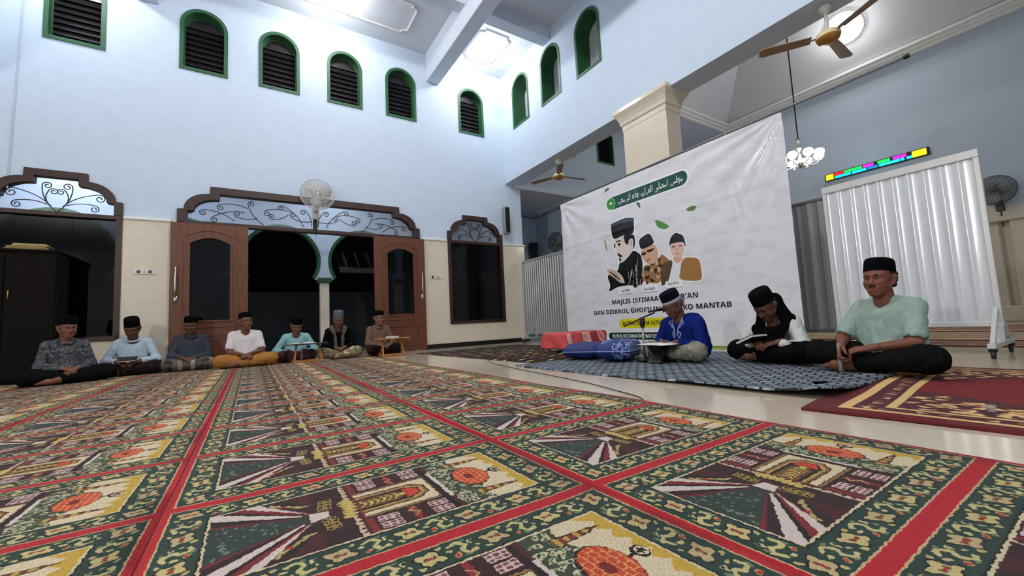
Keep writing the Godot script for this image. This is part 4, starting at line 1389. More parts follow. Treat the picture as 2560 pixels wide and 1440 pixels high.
func build_banner():
	var px := 480.0
	var W := int(BAN_W * px); var H := int(BAN_H * px)
	var im := Image.create(W, H, false, Image.FORMAT_RGB8)
	im.fill(Color8(222, 222, 228))
	# printed smoky ground
	var fn := FastNoiseLite.new()
	fn.seed = 8
	fn.frequency = 0.010
	fn.fractal_octaves = 4
	for y in range(0, H, 4):
		for x in range(0, W, 4):
			var g := fn.get_noise_2d(x * 0.5, y)
			var t := int(222 - 16.0 * clampf(g + 0.1, 0.0, 1.0))
			im.fill_rect(Rect2i(x, y, 4, 4), Color8(t, t, t + 5))
	var A := banner_shapes()
	var put := func(c: Color, key: String, grow := 0.0):
		var p := PackedVector2Array()
		var a: Array = A[key]
		for i in range(0, a.size(), 2): p.append(Vector2(a[i] * px, (BAN_H - a[i + 1]) * px))
		for k in 2:   # round off the corners
			var r := PackedVector2Array()
			for i in p.size():
				var u := p[i]; var w := p[(i + 1) % p.size()]
				r.append(u.lerp(w, 0.18)); r.append(u.lerp(w, 0.82))
			p = r
		if grow > 0.0:
			var o := Geometry2D.offset_polygon(p, grow)
			if o.size() > 0: p = o[0]
		poly(im, p, c)
	# white paper cut-out line round the three portraits
	for key in ["hat1", "hair1", "face1", "body1", "hand1", "hat2", "face2", "body2", "hat3", "face3", "neck3", "shirt3", "jack3r", "jack3l"]:
		put.call(Color8(238, 238, 240), key, 9.0)
	var ink := Color8(24, 24, 28); var skin := Color8(222, 208, 196); var skin2 := Color8(206, 168, 148)
	put.call(Color8(150, 112, 72), "body2")
	var rng := RandomNumberGenerator.new()
	rng.seed = 6
	for i in 26:
		var c := Vector2(rng.randf_range(1.93, 2.32), rng.randf_range(1.02, 1.36))
		blob(im, Vector2(c.x * px, (BAN_H - c.y) * px), 9 + rng.randf() * 10, 12 + rng.randf() * 14, [Color8(60, 50, 40), Color8(196, 164, 112), Color8(40, 36, 32)][i % 3], 3, 0.2, rng.randf() * 3.0)
	put.call(Color8(88, 72, 52), "jack3l"); put.call(Color8(156, 116, 66), "jack3r"); put.call(skin2, "neck3"); put.call(Color8(226, 228, 234), "shirt3")
	put.call(Color8(222, 186, 172), "face3"); put.call(ink, "hat3")
	for e in ["eyes3", "eyes3b"]: put.call(Color8(70, 50, 46), e)
	put.call(Color8(196, 150, 136), "nose3"); put.call(Color8(176, 92, 92), "mou3")
	put.call(Color8(206, 164, 142), "face2"); put.call(ink, "hat2"); put.call(Color8(40, 24, 22), "gl2a"); put.call(Color8(52, 28, 26), "gl2b"); put.call(Color8(160, 66, 62), "mou2")
	put.call(ink, "body1"); put.call(ink, "hair1"); put.call(skin, "face1"); put.call(ink, "hat1"); put.call(Color8(64, 72, 82), "hattop")
	for e in ["brow1", "eye1", "eye1b", "must1", "chin1"]: put.call(Color8(36, 26, 24), e)
	put.call(Color8(190, 172, 160), "ear1"); put.call(Color8(212, 190, 174), "hand1"); put.call(Color8(60, 44, 40), "handl")
	for i in 22:
		var s := rng.randf_range(1.66, 1.92); var v := rng.randf_range(1.02, 1.45)
		stroke(im, PackedVector2Array([Vector2(s * px, (BAN_H - v) * px), Vector2((s - 0.015) * px, (BAN_H - v + 0.10) * px)]), 4.0, Color8(196, 190, 176))
	for i in 5:
		stroke(im, PackedVector2Array([Vector2((1.24 + i * 0.03) * px, (BAN_H - 1.36 + i * 0.045) * px), Vector2((1.40 + i * 0.03) * px, (BAN_H - 1.30 + i * 0.05) * px)]), 3.0, Color8(70, 50, 46))
	for e in [["leafa", Color8(84, 140, 60)], ["leafb", Color8(96, 128, 70)], ["leafc", Color8(92, 110, 80)], ["leafd", Color8(70, 100, 66)], ["leafe", Color8(150, 146, 104)]]:
		put.call(e[1], e[0])
	# green title plate with its script and roundel
	pill(im, 1.26, 2.95, 2.375, 2.645, Color8(240, 240, 242), px)
	pill(im, 1.29, 2.92, 2.400, 2.620, Color8(26, 74, 64), px)
	blob(im, Vector2(1.385 * px, (BAN_H - 2.51) * px), 52, 52, Color8(120, 190, 110))
	blob(im, Vector2(1.385 * px, (BAN_H - 2.51) * px), 44, 44, Color8(62, 140, 62))
	blob(im, Vector2(1.385 * px, (BAN_H - 2.52) * px), 17, 11, Color8(214, 228, 210))
	var x := 2.84 * px
	for ch in "mjlS astmaE alqraN jantykw mntb":
		x = script_letter(im, ch, x, (BAN_H - 2.475) * px, 52.0, 6.0, Color8(222, 222, 210))
	# name plates and the two lower plates
	for e in [[1.44, 1.74, 0.885, 0.995], [1.94, 2.23, 0.87, 0.975], [2.40, 2.67, 0.90, 1.005]]:
		im.fill_rect(Rect2i(int(e[0] * px) - 4, int((BAN_H - e[3]) * px) + 6, int((e[1] - e[0]) * px) + 8, int((e[3] - e[2]) * px)), Color8(150, 152, 160))
		im.fill_rect(Rect2i(int(e[0] * px) - 4, int((BAN_H - e[3]) * px), int((e[1] - e[0]) * px) + 8, int((e[3] - e[2]) * px)), Color8(240, 240, 242))
	pill(im, 1.39, 2.72, 0.30, 0.455, Color8(214, 204, 26), px)
	pill(im, 1.10, 2.64, 0.095, 0.235, Color8(240, 240, 242), px)
	pill(im, 1.12, 2.62, 0.105, 0.225, Color8(18, 50, 50), px)
	im.fill_rect(Rect2i(0, H - 14, W, 14), Color8(120, 150, 50))
	var t := thing("banner", Vector3.ZERO, "large white printed vinyl banner with three portraits and lettering", "banner")
	var st := S(true)
	var nx := 150; var ny := 100
	for i in nx:
		for j in ny:
			var p := []; var q := []
			for e in [[0, 0], [0, 1], [1, 1], [1, 0]]:
				var s: float = BAN_W * (i + e[0]) / nx; var v: float = BAN_H * (j + e[1]) / ny
				p.append(ban(s, v)); q.append(Vector2(s / BAN_W, 1.0 - v / BAN_H))
			quad_uv(st, p, q)
	var vm := pattern_mat(im, 0.15, false)
	obj("sheet", st, vm, t)
	var black := mat(Color(0.05, 0.055, 0.07), 0.5)
	on_banner(t, "title_lettering", lettering("MAJLIS ISTIMAA'IL QUR'AN", true), 1.265, 2.92, 0.695, 0.795, black)
	on_banner(t, "title_lettering", lettering("DAN DZIKRUL GHOFILIN JANTIKO MANTAB", true), 0.80, 3.40, 0.53, 0.63, black)
	on_banner(t, "plate_lettering", lettering("RUTIN UMUM SETIAP AHAD", true), 1.48, 2.60, 0.345, 0.41, mat(Color(0.16, 0.17, 0.03), 0.5))
	on_banner(t, "plate_lettering", lettering("RUTIN KECAMATAN WATES", true), 1.22, 2.16, 0.135, 0.195, mat(Color(0.85, 0.86, 0.82), 0.5))
	on_banner(t, "name_lettering", lettering("Gus Miek"), 1.49, 1.69, 0.915, 0.97, black)
	on_banner(t, "name_lettering", lettering("Gus Sabuth"), 1.98, 2.19, 0.90, 0.95, black)
	on_banner(t, "name_lettering", lettering("Gus Ferry"), 2.44, 2.63, 0.93, 0.985, black)
	for e in [[0.01, 2.855], [BAN_W - 0.01, 2.855]]:
		st = S()
		tube(st, PackedVector3Array([ban(e[0], e[1], 0.002), ban(e[0], e[1]) + Vector3(0.01, 0.03, 0)]), 0.004, 5)
		obj("tie", st, M.cable, t)
	# the pole it hangs from
	var pole := thing("banner_pole", Vector3(5.43, 2.905, -6.42), "slim metal pole along the banner's top edge", "pole")
	st = S(true)
	tube(st, PackedVector3Array([Vector3(0, 0, -0.85), Vector3(0, 0, 5.35)]), 0.015, 10)
	obj("tube", st, mat(Color(0.5, 0.5, 0.52), 0.4, 0.5), pole)
	for z in [-0.85, 5.35]:
		st = S(true)
		tube(st, PackedVector3Array([Vector3(0, 0, z - 0.02), Vector3(0, 0, z + 0.02)]), 0.022, 10)
		obj("end_cap", st, M.black_plastic, pole)

func banner_shapes() -> Dictionary:
	return {
		"hat1": [1.344, 2.152, 1.679, 2.19, 1.881, 2.14, 1.858, 1.863, 1.619, 1.897, 1.377, 1.854],
		"hattop": [1.344, 2.152, 1.679, 2.19, 1.881, 2.14, 1.877, 2.085, 1.575, 2.115, 1.362, 2.097],
		"hair1": [1.608, 1.899, 1.858, 1.863, 1.87, 1.756, 1.855, 1.663, 1.816, 1.606, 1.702, 1.659, 1.651, 1.742],
		"face1": [1.377, 1.854, 1.619, 1.897, 1.651, 1.742, 1.716, 1.705, 1.734, 1.783, 1.788, 1.808, 1.832, 1.78, 1.822, 1.669, 1.82, 1.605, 1.688, 1.514, 1.575, 1.434, 1.49, 1.447, 1.47, 1.584, 1.43, 1.624, 1.449, 1.663, 1.392, 1.698, 1.383, 1.768],
		"brow1": [1.437, 1.822, 1.515, 1.83, 1.589, 1.804, 1.513, 1.807, 1.446, 1.798],
		"eye1": [1.468, 1.777, 1.539, 1.78, 1.546, 1.745, 1.511, 1.714],
		"eye1b": [1.384, 1.785, 1.423, 1.786, 1.423, 1.718, 1.395, 1.706],
		"must1": [1.444, 1.618, 1.524, 1.578, 1.58, 1.532, 1.53, 1.524, 1.474, 1.556],
		"chin1": [1.487, 1.534, 1.528, 1.507, 1.533, 1.449, 1.495, 1.454],
		"ear1": [1.744, 1.773, 1.806, 1.785, 1.807, 1.688, 1.764, 1.664],
		"body1": [1.82, 1.605, 1.968, 1.5, 1.99, 1.324, 1.922, 1.019, 1.798, 0.953, 1.744, 1.022, 1.427, 1.023, 1.195, 0.944, 1.252, 1.057, 1.186, 1.218, 1.239, 1.28, 1.382, 1.245, 1.468, 1.334, 1.488, 1.431, 1.575, 1.434, 1.708, 1.511],
		"hand1": [1.143, 1.379, 1.302, 1.348, 1.472, 1.266, 1.55, 1.174, 1.592, 1.063, 1.477, 1.084, 1.333, 1.2, 1.193, 1.286],
		"handl": [1.186, 1.335, 1.34, 1.267, 1.504, 1.138, 1.481, 1.129, 1.315, 1.245],
		"hat2": [1.943, 1.75, 2.133, 1.821, 2.194, 1.784, 2.258, 1.626, 1.965, 1.571],
		"face2": [1.965, 1.571, 2.258, 1.626, 2.291, 1.551, 2.295, 1.414, 2.271, 1.343, 2.195, 1.309, 2.067, 1.328, 1.999, 1.416, 1.967, 1.484],
		"gl2a": [1.973, 1.515, 2.064, 1.533, 2.074, 1.482, 1.985, 1.478],
		"gl2b": [2.084, 1.55, 2.246, 1.562, 2.196, 1.515, 2.106, 1.504],
		"mou2": [2.053, 1.384, 2.153, 1.41, 2.132, 1.383, 2.08, 1.365],
		"body2": [2.028, 1.318, 2.175, 1.296, 2.291, 1.37, 2.369, 1.447, 2.464, 1.357, 2.51, 1.306, 2.352, 1.271, 2.307, 0.978, 2.001, 1.034, 1.95, 1.11, 1.984, 1.262],
		"hat3": [2.52, 1.583, 2.554, 1.672, 2.642, 1.726, 2.764, 1.657, 2.794, 1.53, 2.785, 1.461, 2.766, 1.561, 2.539, 1.572, 2.516, 1.51],
		"face3": [2.536, 1.573, 2.763, 1.562, 2.767, 1.436, 2.744, 1.369, 2.693, 1.335, 2.598, 1.35, 2.538, 1.418, 2.525, 1.494],
		"eyes3": [2.556, 1.525, 2.622, 1.52, 2.62, 1.503, 2.56, 1.508],
		"eyes3b": [2.671, 1.518, 2.734, 1.513, 2.733, 1.496, 2.672, 1.5],
		"mou3": [2.604, 1.414, 2.676, 1.409, 2.667, 1.396, 2.611, 1.402],
		"nose3": [2.631, 1.482, 2.659, 1.478, 2.664, 1.451, 2.621, 1.456],
		"neck3": [2.566, 1.37, 2.726, 1.344, 2.712, 1.282, 2.62, 1.246, 2.564, 1.312],
		"shirt3": [2.56, 1.305, 2.62, 1.246, 2.704, 1.276, 2.629, 1.001, 2.448, 1.007],
		"jack3r": [2.725, 1.332, 2.988, 1.28, 3.012, 1.079, 2.999, 0.945, 2.61, 1.0],
		"jack3l": [2.364, 1.299, 2.571, 1.328, 2.451, 1.007, 2.393, 0.969, 2.311, 0.933, 2.31, 1.157],
		"leafa": [2.283, 2.009, 2.414, 1.951, 2.556, 1.837, 2.46, 1.808, 2.331, 1.867],
		"leafb": [2.845, 2.025, 2.927, 2.056, 3.033, 2.03, 2.971, 1.973, 2.881, 1.987],
		"leafc": [1.236, 2.748, 1.304, 2.829, 1.401, 2.799, 1.339, 2.771],
		"leafd": [1.932, 2.391, 2.03, 2.358, 2.029, 2.241],
		"leafe": [1.166, 1.921, 1.198, 1.915, 1.222, 1.668, 1.18, 1.734],
	}

# -------------------------------------------------- movable corrugated partitions, fans
func corrugated(z0: float, z1: float, y0: float, y1: float, period: float, depth: float) -> SurfaceTool:
	# a folded metal sheet in the local plane x = 0, with thickness
	var st := S(true)
	var n := int(round((z1 - z0) / period))
	period = (z1 - z0) / n
	var per := 16
	var pt := func(i: int) -> Vector2:
		# broad slightly crowned pans between rounded ribs
		var u := float(i % per) / per
		var rib := pow(0.5 + 0.5 * cos(TAU * u), 4.0)
		return Vector2(z0 + period * i / per, depth * (0.22 * sin(PI * u) * sin(PI * u) - rib) + depth * 0.5)
	for i in n * per:
		var a: Vector2 = pt.call(i); var b: Vector2 = pt.call(i + 1)
		for o in [0.0, 0.002]:
			quad(st, Vector3(a.y + o, y0, a.x), Vector3(b.y + o, y0, b.x), Vector3(b.y + o, y1, b.x), Vector3(a.y + o, y1, a.x), Vector3(-1 if o == 0.0 else 1, 0, 0))
	return st

func partition(called: String, rib: float, at: Vector3, z0: float, z1: float, y0: float, y1: float, m: Material, fm: Material, period: float, label: String, feet: Array, rail: float) -> Node3D:
	var t := thing(called, at, label, "partition")
	obj("corrugated_sheet", corrugated(z0 + 0.02, z1 - 0.02, y0 + 0.01, y1 - 0.01, period, rib), m, t)
	box_part("top_rail", Vector3(0.008, y1 - rail * 0.5, (z0 + z1) * 0.5), Vector3(0.05, rail, z1 - z0), fm, t, 0.004)
	box_part("bottom_rail", Vector3(0.008, y0 + 0.02, (z0 + z1) * 0.5), Vector3(0.05, 0.045, z1 - z0), fm, t, 0.004)
	for z in [z0 + 0.02, z1 - 0.02]:
		box_part("post", Vector3(0.008, (y0 + 0.043 + y1 - rail) * 0.5, z), Vector3(0.046, y1 - rail - y0 - 0.043, 0.038), fm, t, 0.004)
	for z in feet:
		box_part("foot", Vector3(0.0, 0.105, z), Vector3(0.84, 0.04, 0.05), fm, t, 0.004)
		box_part("leg", Vector3(0.0, (y0 + 0.12) * 0.5, z), Vector3(0.05, y0 - 0.12 + 0.02, 0.05), fm, t, 0.003)
		for sg in [-1.0, 1.0]:
			var st := S()
			var a := Vector3(sg * 0.36, 0.12, z); var b := Vector3(sg * 0.03, y0 + 0.16, z)
			bx(st, (a + b) * 0.5, Vector3(0.03, a.distance_to(b), 0.03), 0.003, frame_of(b - a))
			obj("brace", st, fm, t)
			st = S(true)
			tube(st, PackedVector3Array([Vector3(sg * 0.38, 0.034, z - 0.012), Vector3(sg * 0.38, 0.034, z + 0.012)]), 0.034, 14)
			bx(st, Vector3(sg * 0.38, 0.07, z), Vector3(0.05, 0.035, 0.05), 0.008)
			obj("caster", st, M.black_plastic, t)
	return t

func ceiling_fan(at: Vector3, label: String, turn: float):
	var t := thing("ceiling_fan", at, label, "fan", turn, "ceiling fans under the beam")
	var st := S(true)
	lathe(st, [Vector2(0.0, 0.37), Vector2(0.065, 0.37), Vector2(0.07, 0.33), Vector2(0.05, 0.29), Vector2(0.018, 0.27), Vector2(0.018, 0.06)], 16)
	obj("canopy_and_rod", st, mat(Color(0.80, 0.80, 0.76), 0.35), t)
	st = S(true)
	lathe(st, [Vector2(0.02, 0.07), Vector2(0.07, 0.06), Vector2(0.115, 0.035), Vector2(0.125, 0.0), Vector2(0.12, -0.02)], 22)
	obj("motor_top", st, mat(Color(0.85, 0.80, 0.62), 0.35), t)
	st = S(true)
	lathe(st, [Vector2(0.12, -0.02), Vector2(0.105, -0.055), Vector2(0.06, -0.075), Vector2(0.0, -0.08)], 22)
	obj("motor_cover", st, mat(Color(0.70, 0.50, 0.22), 0.3, 0.4), t)
	for k in 3:
		var a := TAU * k / 3.0
		var b := Basis(Vector3.UP, a)
		var blade := Node3D.new()
		blade.name = "blade"
		t.add_child(blade, true)
		blade.basis = b
		st = S()
		var pl := PackedVector2Array([Vector2(0.17, -0.055), Vector2(0.66, -0.068), Vector2(0.70, -0.05), Vector2(0.70, 0.05), Vector2(0.66, 0.068), Vector2(0.17, 0.055)])
		prism(st, pl, -0.004, 0.004, Transform3D(Basis(Vector3.RIGHT, PI * 0.5 + 0.2), Vector3.ZERO))
		obj("wing", st, mat(Color(0.56, 0.46, 0.36), 0.45), blade)
		st = S()
		bx(st, Vector3(0.16, 0, 0), Vector3(0.14, 0.010, 0.035), 0.003)
		obj("bracket", st, M.steel, blade)

func build_partitions():
	partition("partition", 0.020, Vector3(5.76, 0, 0), -8.46, -6.26, 0.19, 2.01, M.galvanised, mat(Color(0.66, 0.67, 0.68), 0.4, 0.4), 0.085, "grey corrugated metal partition on casters left of the banner", [-8.0, -6.7], 0.05)
	partition("partition", 0.012, Vector3(5.90, 0, 0), -3.05, -1.98, 0.18, 1.83, M.shade_grey_sheet, mat(Color(0.5, 0.5, 0.51), 0.4, 0.5), 0.12, "grey corrugated panel standing in for the shaded end of the white partition beside the banner", [-2.95], 0.03)  # added panel: the banner shade is put into its grey colour
	partition("partition", 0.009, Vector3(5.46, 0, 0), -1.90, -0.71, 0.25, 1.83, M.white_sheet, M.white_frame, 0.115, "white corrugated partition on casters behind the man in pale green", [-1.72, -0.74], 0.075)
	var base := atan2(0.84, -0.54)
	ceiling_fan(Vector3(5.68, 3.64, -1.74), "ceiling fan in front of the glaring aisle lamp, top right", -base + 0.12)
	ceiling_fan(Vector3(5.68, 3.64, -6.73), "smaller looking ceiling fan left of the cream column", -base - 0.06)
	# white wall fan over the doors
	wall_fan(Vector3(1.04, 2.80, WALL_Z + 0.055), 0.0, "white wall fan above the open doors", M.white_plastic, M.white_plastic)
	wall_fan(Vector3(13.36, 2.45, -1.55), -PI * 0.5, "blurred grey wall fan on the far right wall", mat(Color(0.32, 0.36, 0.35), 0.5), mat(Color(0.34, 0.38, 0.36), 0.5))
	wall_fan(Vector3(7.98, 2.55, -9.45), -PI * 0.5, "wall fan half hidden behind the banner's left edge", M.white_plastic, mat(Color(0.25, 0.25, 0.28), 0.5))

func wall_fan(at: Vector3, turn: float, label: String, m: Material, gm: Material):
	var t := thing("wall_fan", at, label, "fan", turn, "wall fans")
	t.scale = Vector3.ONE * 1.28
	var st := S(true)
	bx(st, Vector3(0, -0.02, 0.02), Vector3(0.10, 0.18, 0.04), 0.015)
	tube(st, PackedVector3Array([Vector3(0, 0.0, 0.04), Vector3(0, 0.02, 0.10), Vector3(0, 0.10, 0.14), Vector3(0, 0.18, 0.15)]), 0.028, 8)
	obj("bracket", st, m, t)
	var c := Vector3(0, 0.22, 0.24)
	st = S(true)
	lathe(st, [Vector2(0.0, 0.0), Vector2(0.05, 0.005), Vector2(0.065, 0.04), Vector2(0.065, 0.12), Vector2(0.04, 0.14), Vector2(0.0, 0.14)], 14, c + Vector3(0, 0, -0.16), Basis(Vector3.RIGHT, PI * 0.5))
	obj("motor", st, m, t)
	for k in 3:
		var b := Basis(Vector3.BACK, TAU * k / 3.0 + 0.5)
		st = S(true)
		var pl := PackedVector2Array()
		for e in [[0.03, -0.03], [0.08, -0.09], [0.15, -0.10], [0.20, -0.04], [0.205, 0.03], [0.15, 0.06], [0.08, 0.04], [0.03, 0.03]]: pl.append(Vector2(e[0], e[1]))
		prism(st, pl, -0.003, 0.003, Transform3D(b * Basis(Vector3.RIGHT, 0.4), c))
		obj("blade", st, mat(Color(0.75, 0.76, 0.76), 0.3), t)
	st = S(true)
	lathe(st, [Vector2(0.035, 0.0), Vector2(0.035, 0.03), Vector2(0.0, 0.045)], 12, c + Vector3(0, 0, -0.01), Basis(Vector3.RIGHT, PI * 0.5))
	obj("hub", st, m, t)
	st = S(true)
	for side in [[0.06, 1.0], [-0.06, 1.0]]:
		for r in [0.05, 0.08, 0.11, 0.14, 0.17, 0.20, 0.222]:
			var p := PackedVector3Array()
			for i in 25:
				var a := TAU * i / 24.0
				p.append(c + Vector3(cos(a) * r, sin(a) * r, side[0] * (1.0 - pow(r / 0.25, 3) * 0.7)))
			tube(st, p, 0.0028, 4, false)
		for i in 44:
			var a := TAU * i / 44.0
			var dv := Vector3(cos(a), sin(a), 0)
			tube(st, PackedVector3Array([c + dv * 0.04 + Vector3(0, 0, side[0]), c + dv * 0.15 + Vector3(0, 0, side[0] * 0.9), c + dv * 0.225 + Vector3(0, 0, side[0] * 0.4), c + dv * 0.235]), 0.0024, 4, false)
	var rim := PackedVector3Array()
	for i in 33:
		var a := TAU * i / 32.0
		rim.append(c + Vector3(cos(a) * 0.236, sin(a) * 0.236, 0))
	tube(st, rim, 0.007, 6, false)
	obj("guard", st, gm, t)
	st = S()
	tube(st, PackedVector3Array([Vector3(0.0, -0.11, 0.02), Vector3(0.0, -0.2, 0.012), Vector3(0.0, -0.36, 0.012)]), 0.006, 5)
	obj("cord", st, M.cable, t)

# -------------------------------------------------- furniture and things on the floor
func book(at: Vector3, size: Vector3, turn: float, cover: Material, label: String, tilt := 0.0, roll := 0.0):
	var t := thing("book", at, label, "book", turn, "")
	t.rotation = Vector3(tilt, turn, roll)
	var h := size.y
	box_part("page_block", Vector3(0, h * 0.5, 0), Vector3(size.x - 0.008, h - 0.006, size.z - 0.008), M.paper, t, 0.001)
	for yy in [0.002, h - 0.002]:
		box_part("cover", Vector3(0, yy, 0), Vector3(size.x, 0.004, size.z), cover, t, 0.001)
	box_part("spine", Vector3(-size.x * 0.5, h * 0.5, 0), Vector3(0.004, h, size.z), cover, t, 0.001)
	return t

func open_book(at: Vector3, w: float, d: float, turn: float, cover: Material, label: String, tilt := 0.0):
	var t := thing("open_book", at, label, "book", turn)
	t.rotation = Vector3(tilt, turn, 0)
	for sg in [-1.0, 1.0]:
		var st := S(true)
		var n := 8
		var pr := PackedVector2Array()
		for i in n + 1:
			var u := float(i) / n
			pr.append(Vector2(sg * u * w * 0.5, 0.006 + 0.016 * sin(PI * min(1.0, u * 1.1)) * (1.0 - 0.5 * u)))
		for i in range(n, -1, -1): pr.append(Vector2(pr[i].x, 0.004))
		prism(st, pr, -d * 0.5, d * 0.5)
		obj("pages", st, M.paper, t)
		box_part("cover", Vector3(sg * w * 0.255, 0.002, 0), Vector3(w * 0.51, 0.004, d + 0.01), cover, t)
	return t

func folding_table(at: Vector3, turn: float, top_m: Material, leg_m: Material, label: String, w: float, hgt: float):
	var t := thing("folding_table", at, label, "table", turn)
	box_part("table_top", Vector3(0, hgt - 0.008, 0), Vector3(w, 0.016, 0.30), top_m, t, 0.004)
	for sg in [-1.0, 1.0]:
		for f in [-1.0, 1.0]:
			var st := S()
			var a := Vector3(sg * w * 0.33, 0.02, f * 0.09); var b := Vector3(sg * w * 0.27, hgt - 0.016, -f * 0.05)
			bx(st, (a + b) * 0.5, Vector3(0.022, a.distance_to(b), 0.014), 0.002, frame_of(b - a))
			obj("leg", st, leg_m, t)
	for f in [-1.0, 1.0]:
		box_part("foot_bar", Vector3(0, 0.014, f * 0.10), Vector3(w * 0.76, 0.028, 0.022), leg_m, t, 0.003)
	return t

func pillow(called: String, at: Vector3, size: Vector3, turn: float, m: Material, label: String, pipe: Material):
	var t := thing(called, at, label, "cushion", turn)
	var st := S(true)
	var n := 22
	var top := func(u: float, v: float, sg: float) -> Vector3:
		var e: float = (1.0 - pow(abs(u), 4)) * (1.0 - pow(abs(v), 4))
		var px: float = u * size.x * 0.5 * (1.0 - 0.06 * pow(abs(v), 2) * (1.0 - abs(u)) )
		var pz: float = v * size.z * 0.5 * (1.0 - 0.06 * pow(abs(u), 2))
		var hh: float = size.y * 0.5 * pow(max(e, 0.0), 0.34) * (1.0 + 0.08 * sin(u * 7.0 + v * 4.0))
		return Vector3(px, size.y * 0.5 + sg * hh * (1.0 if sg > 0 else 0.95), pz)
	for sg in [-1.0, 1.0]:
		for i in n:
			for j in n:
				var q := []; var uv := []
				for e in [[0, 0], [1, 0], [1, 1], [0, 1]]:
					var u: float = -1.0 + 2.0 * (i + e[0]) / n; var v: float = -1.0 + 2.0 * (j + e[1]) / n
					q.append(top.call(u, v, sg)); uv.append(Vector2(u * 0.5 + 0.5, v * 0.5 + 0.5))
				if sg > 0: quad_uv(st, q, uv)
				else: quad_uv(st, [q[3], q[2], q[1], q[0]], [uv[3], uv[2], uv[1], uv[0]])
	obj("casing", st, m, t)
	st = S(true)
	var rim := PackedVector3Array()
	for e in [[-1, -1, 1, -1], [1, -1, 1, 1], [1, 1, -1, 1], [-1, 1, -1, -1]]:
		for i in 10:
			var f := i / 10.0
			rim.append(top.call(lerpf(e[0], e[2], f), lerpf(e[1], e[3], f), 1.0))
	rim.append(rim[0])
	tube(st, rim, 0.006, 5, false)
	obj("piping", st, pipe, t)

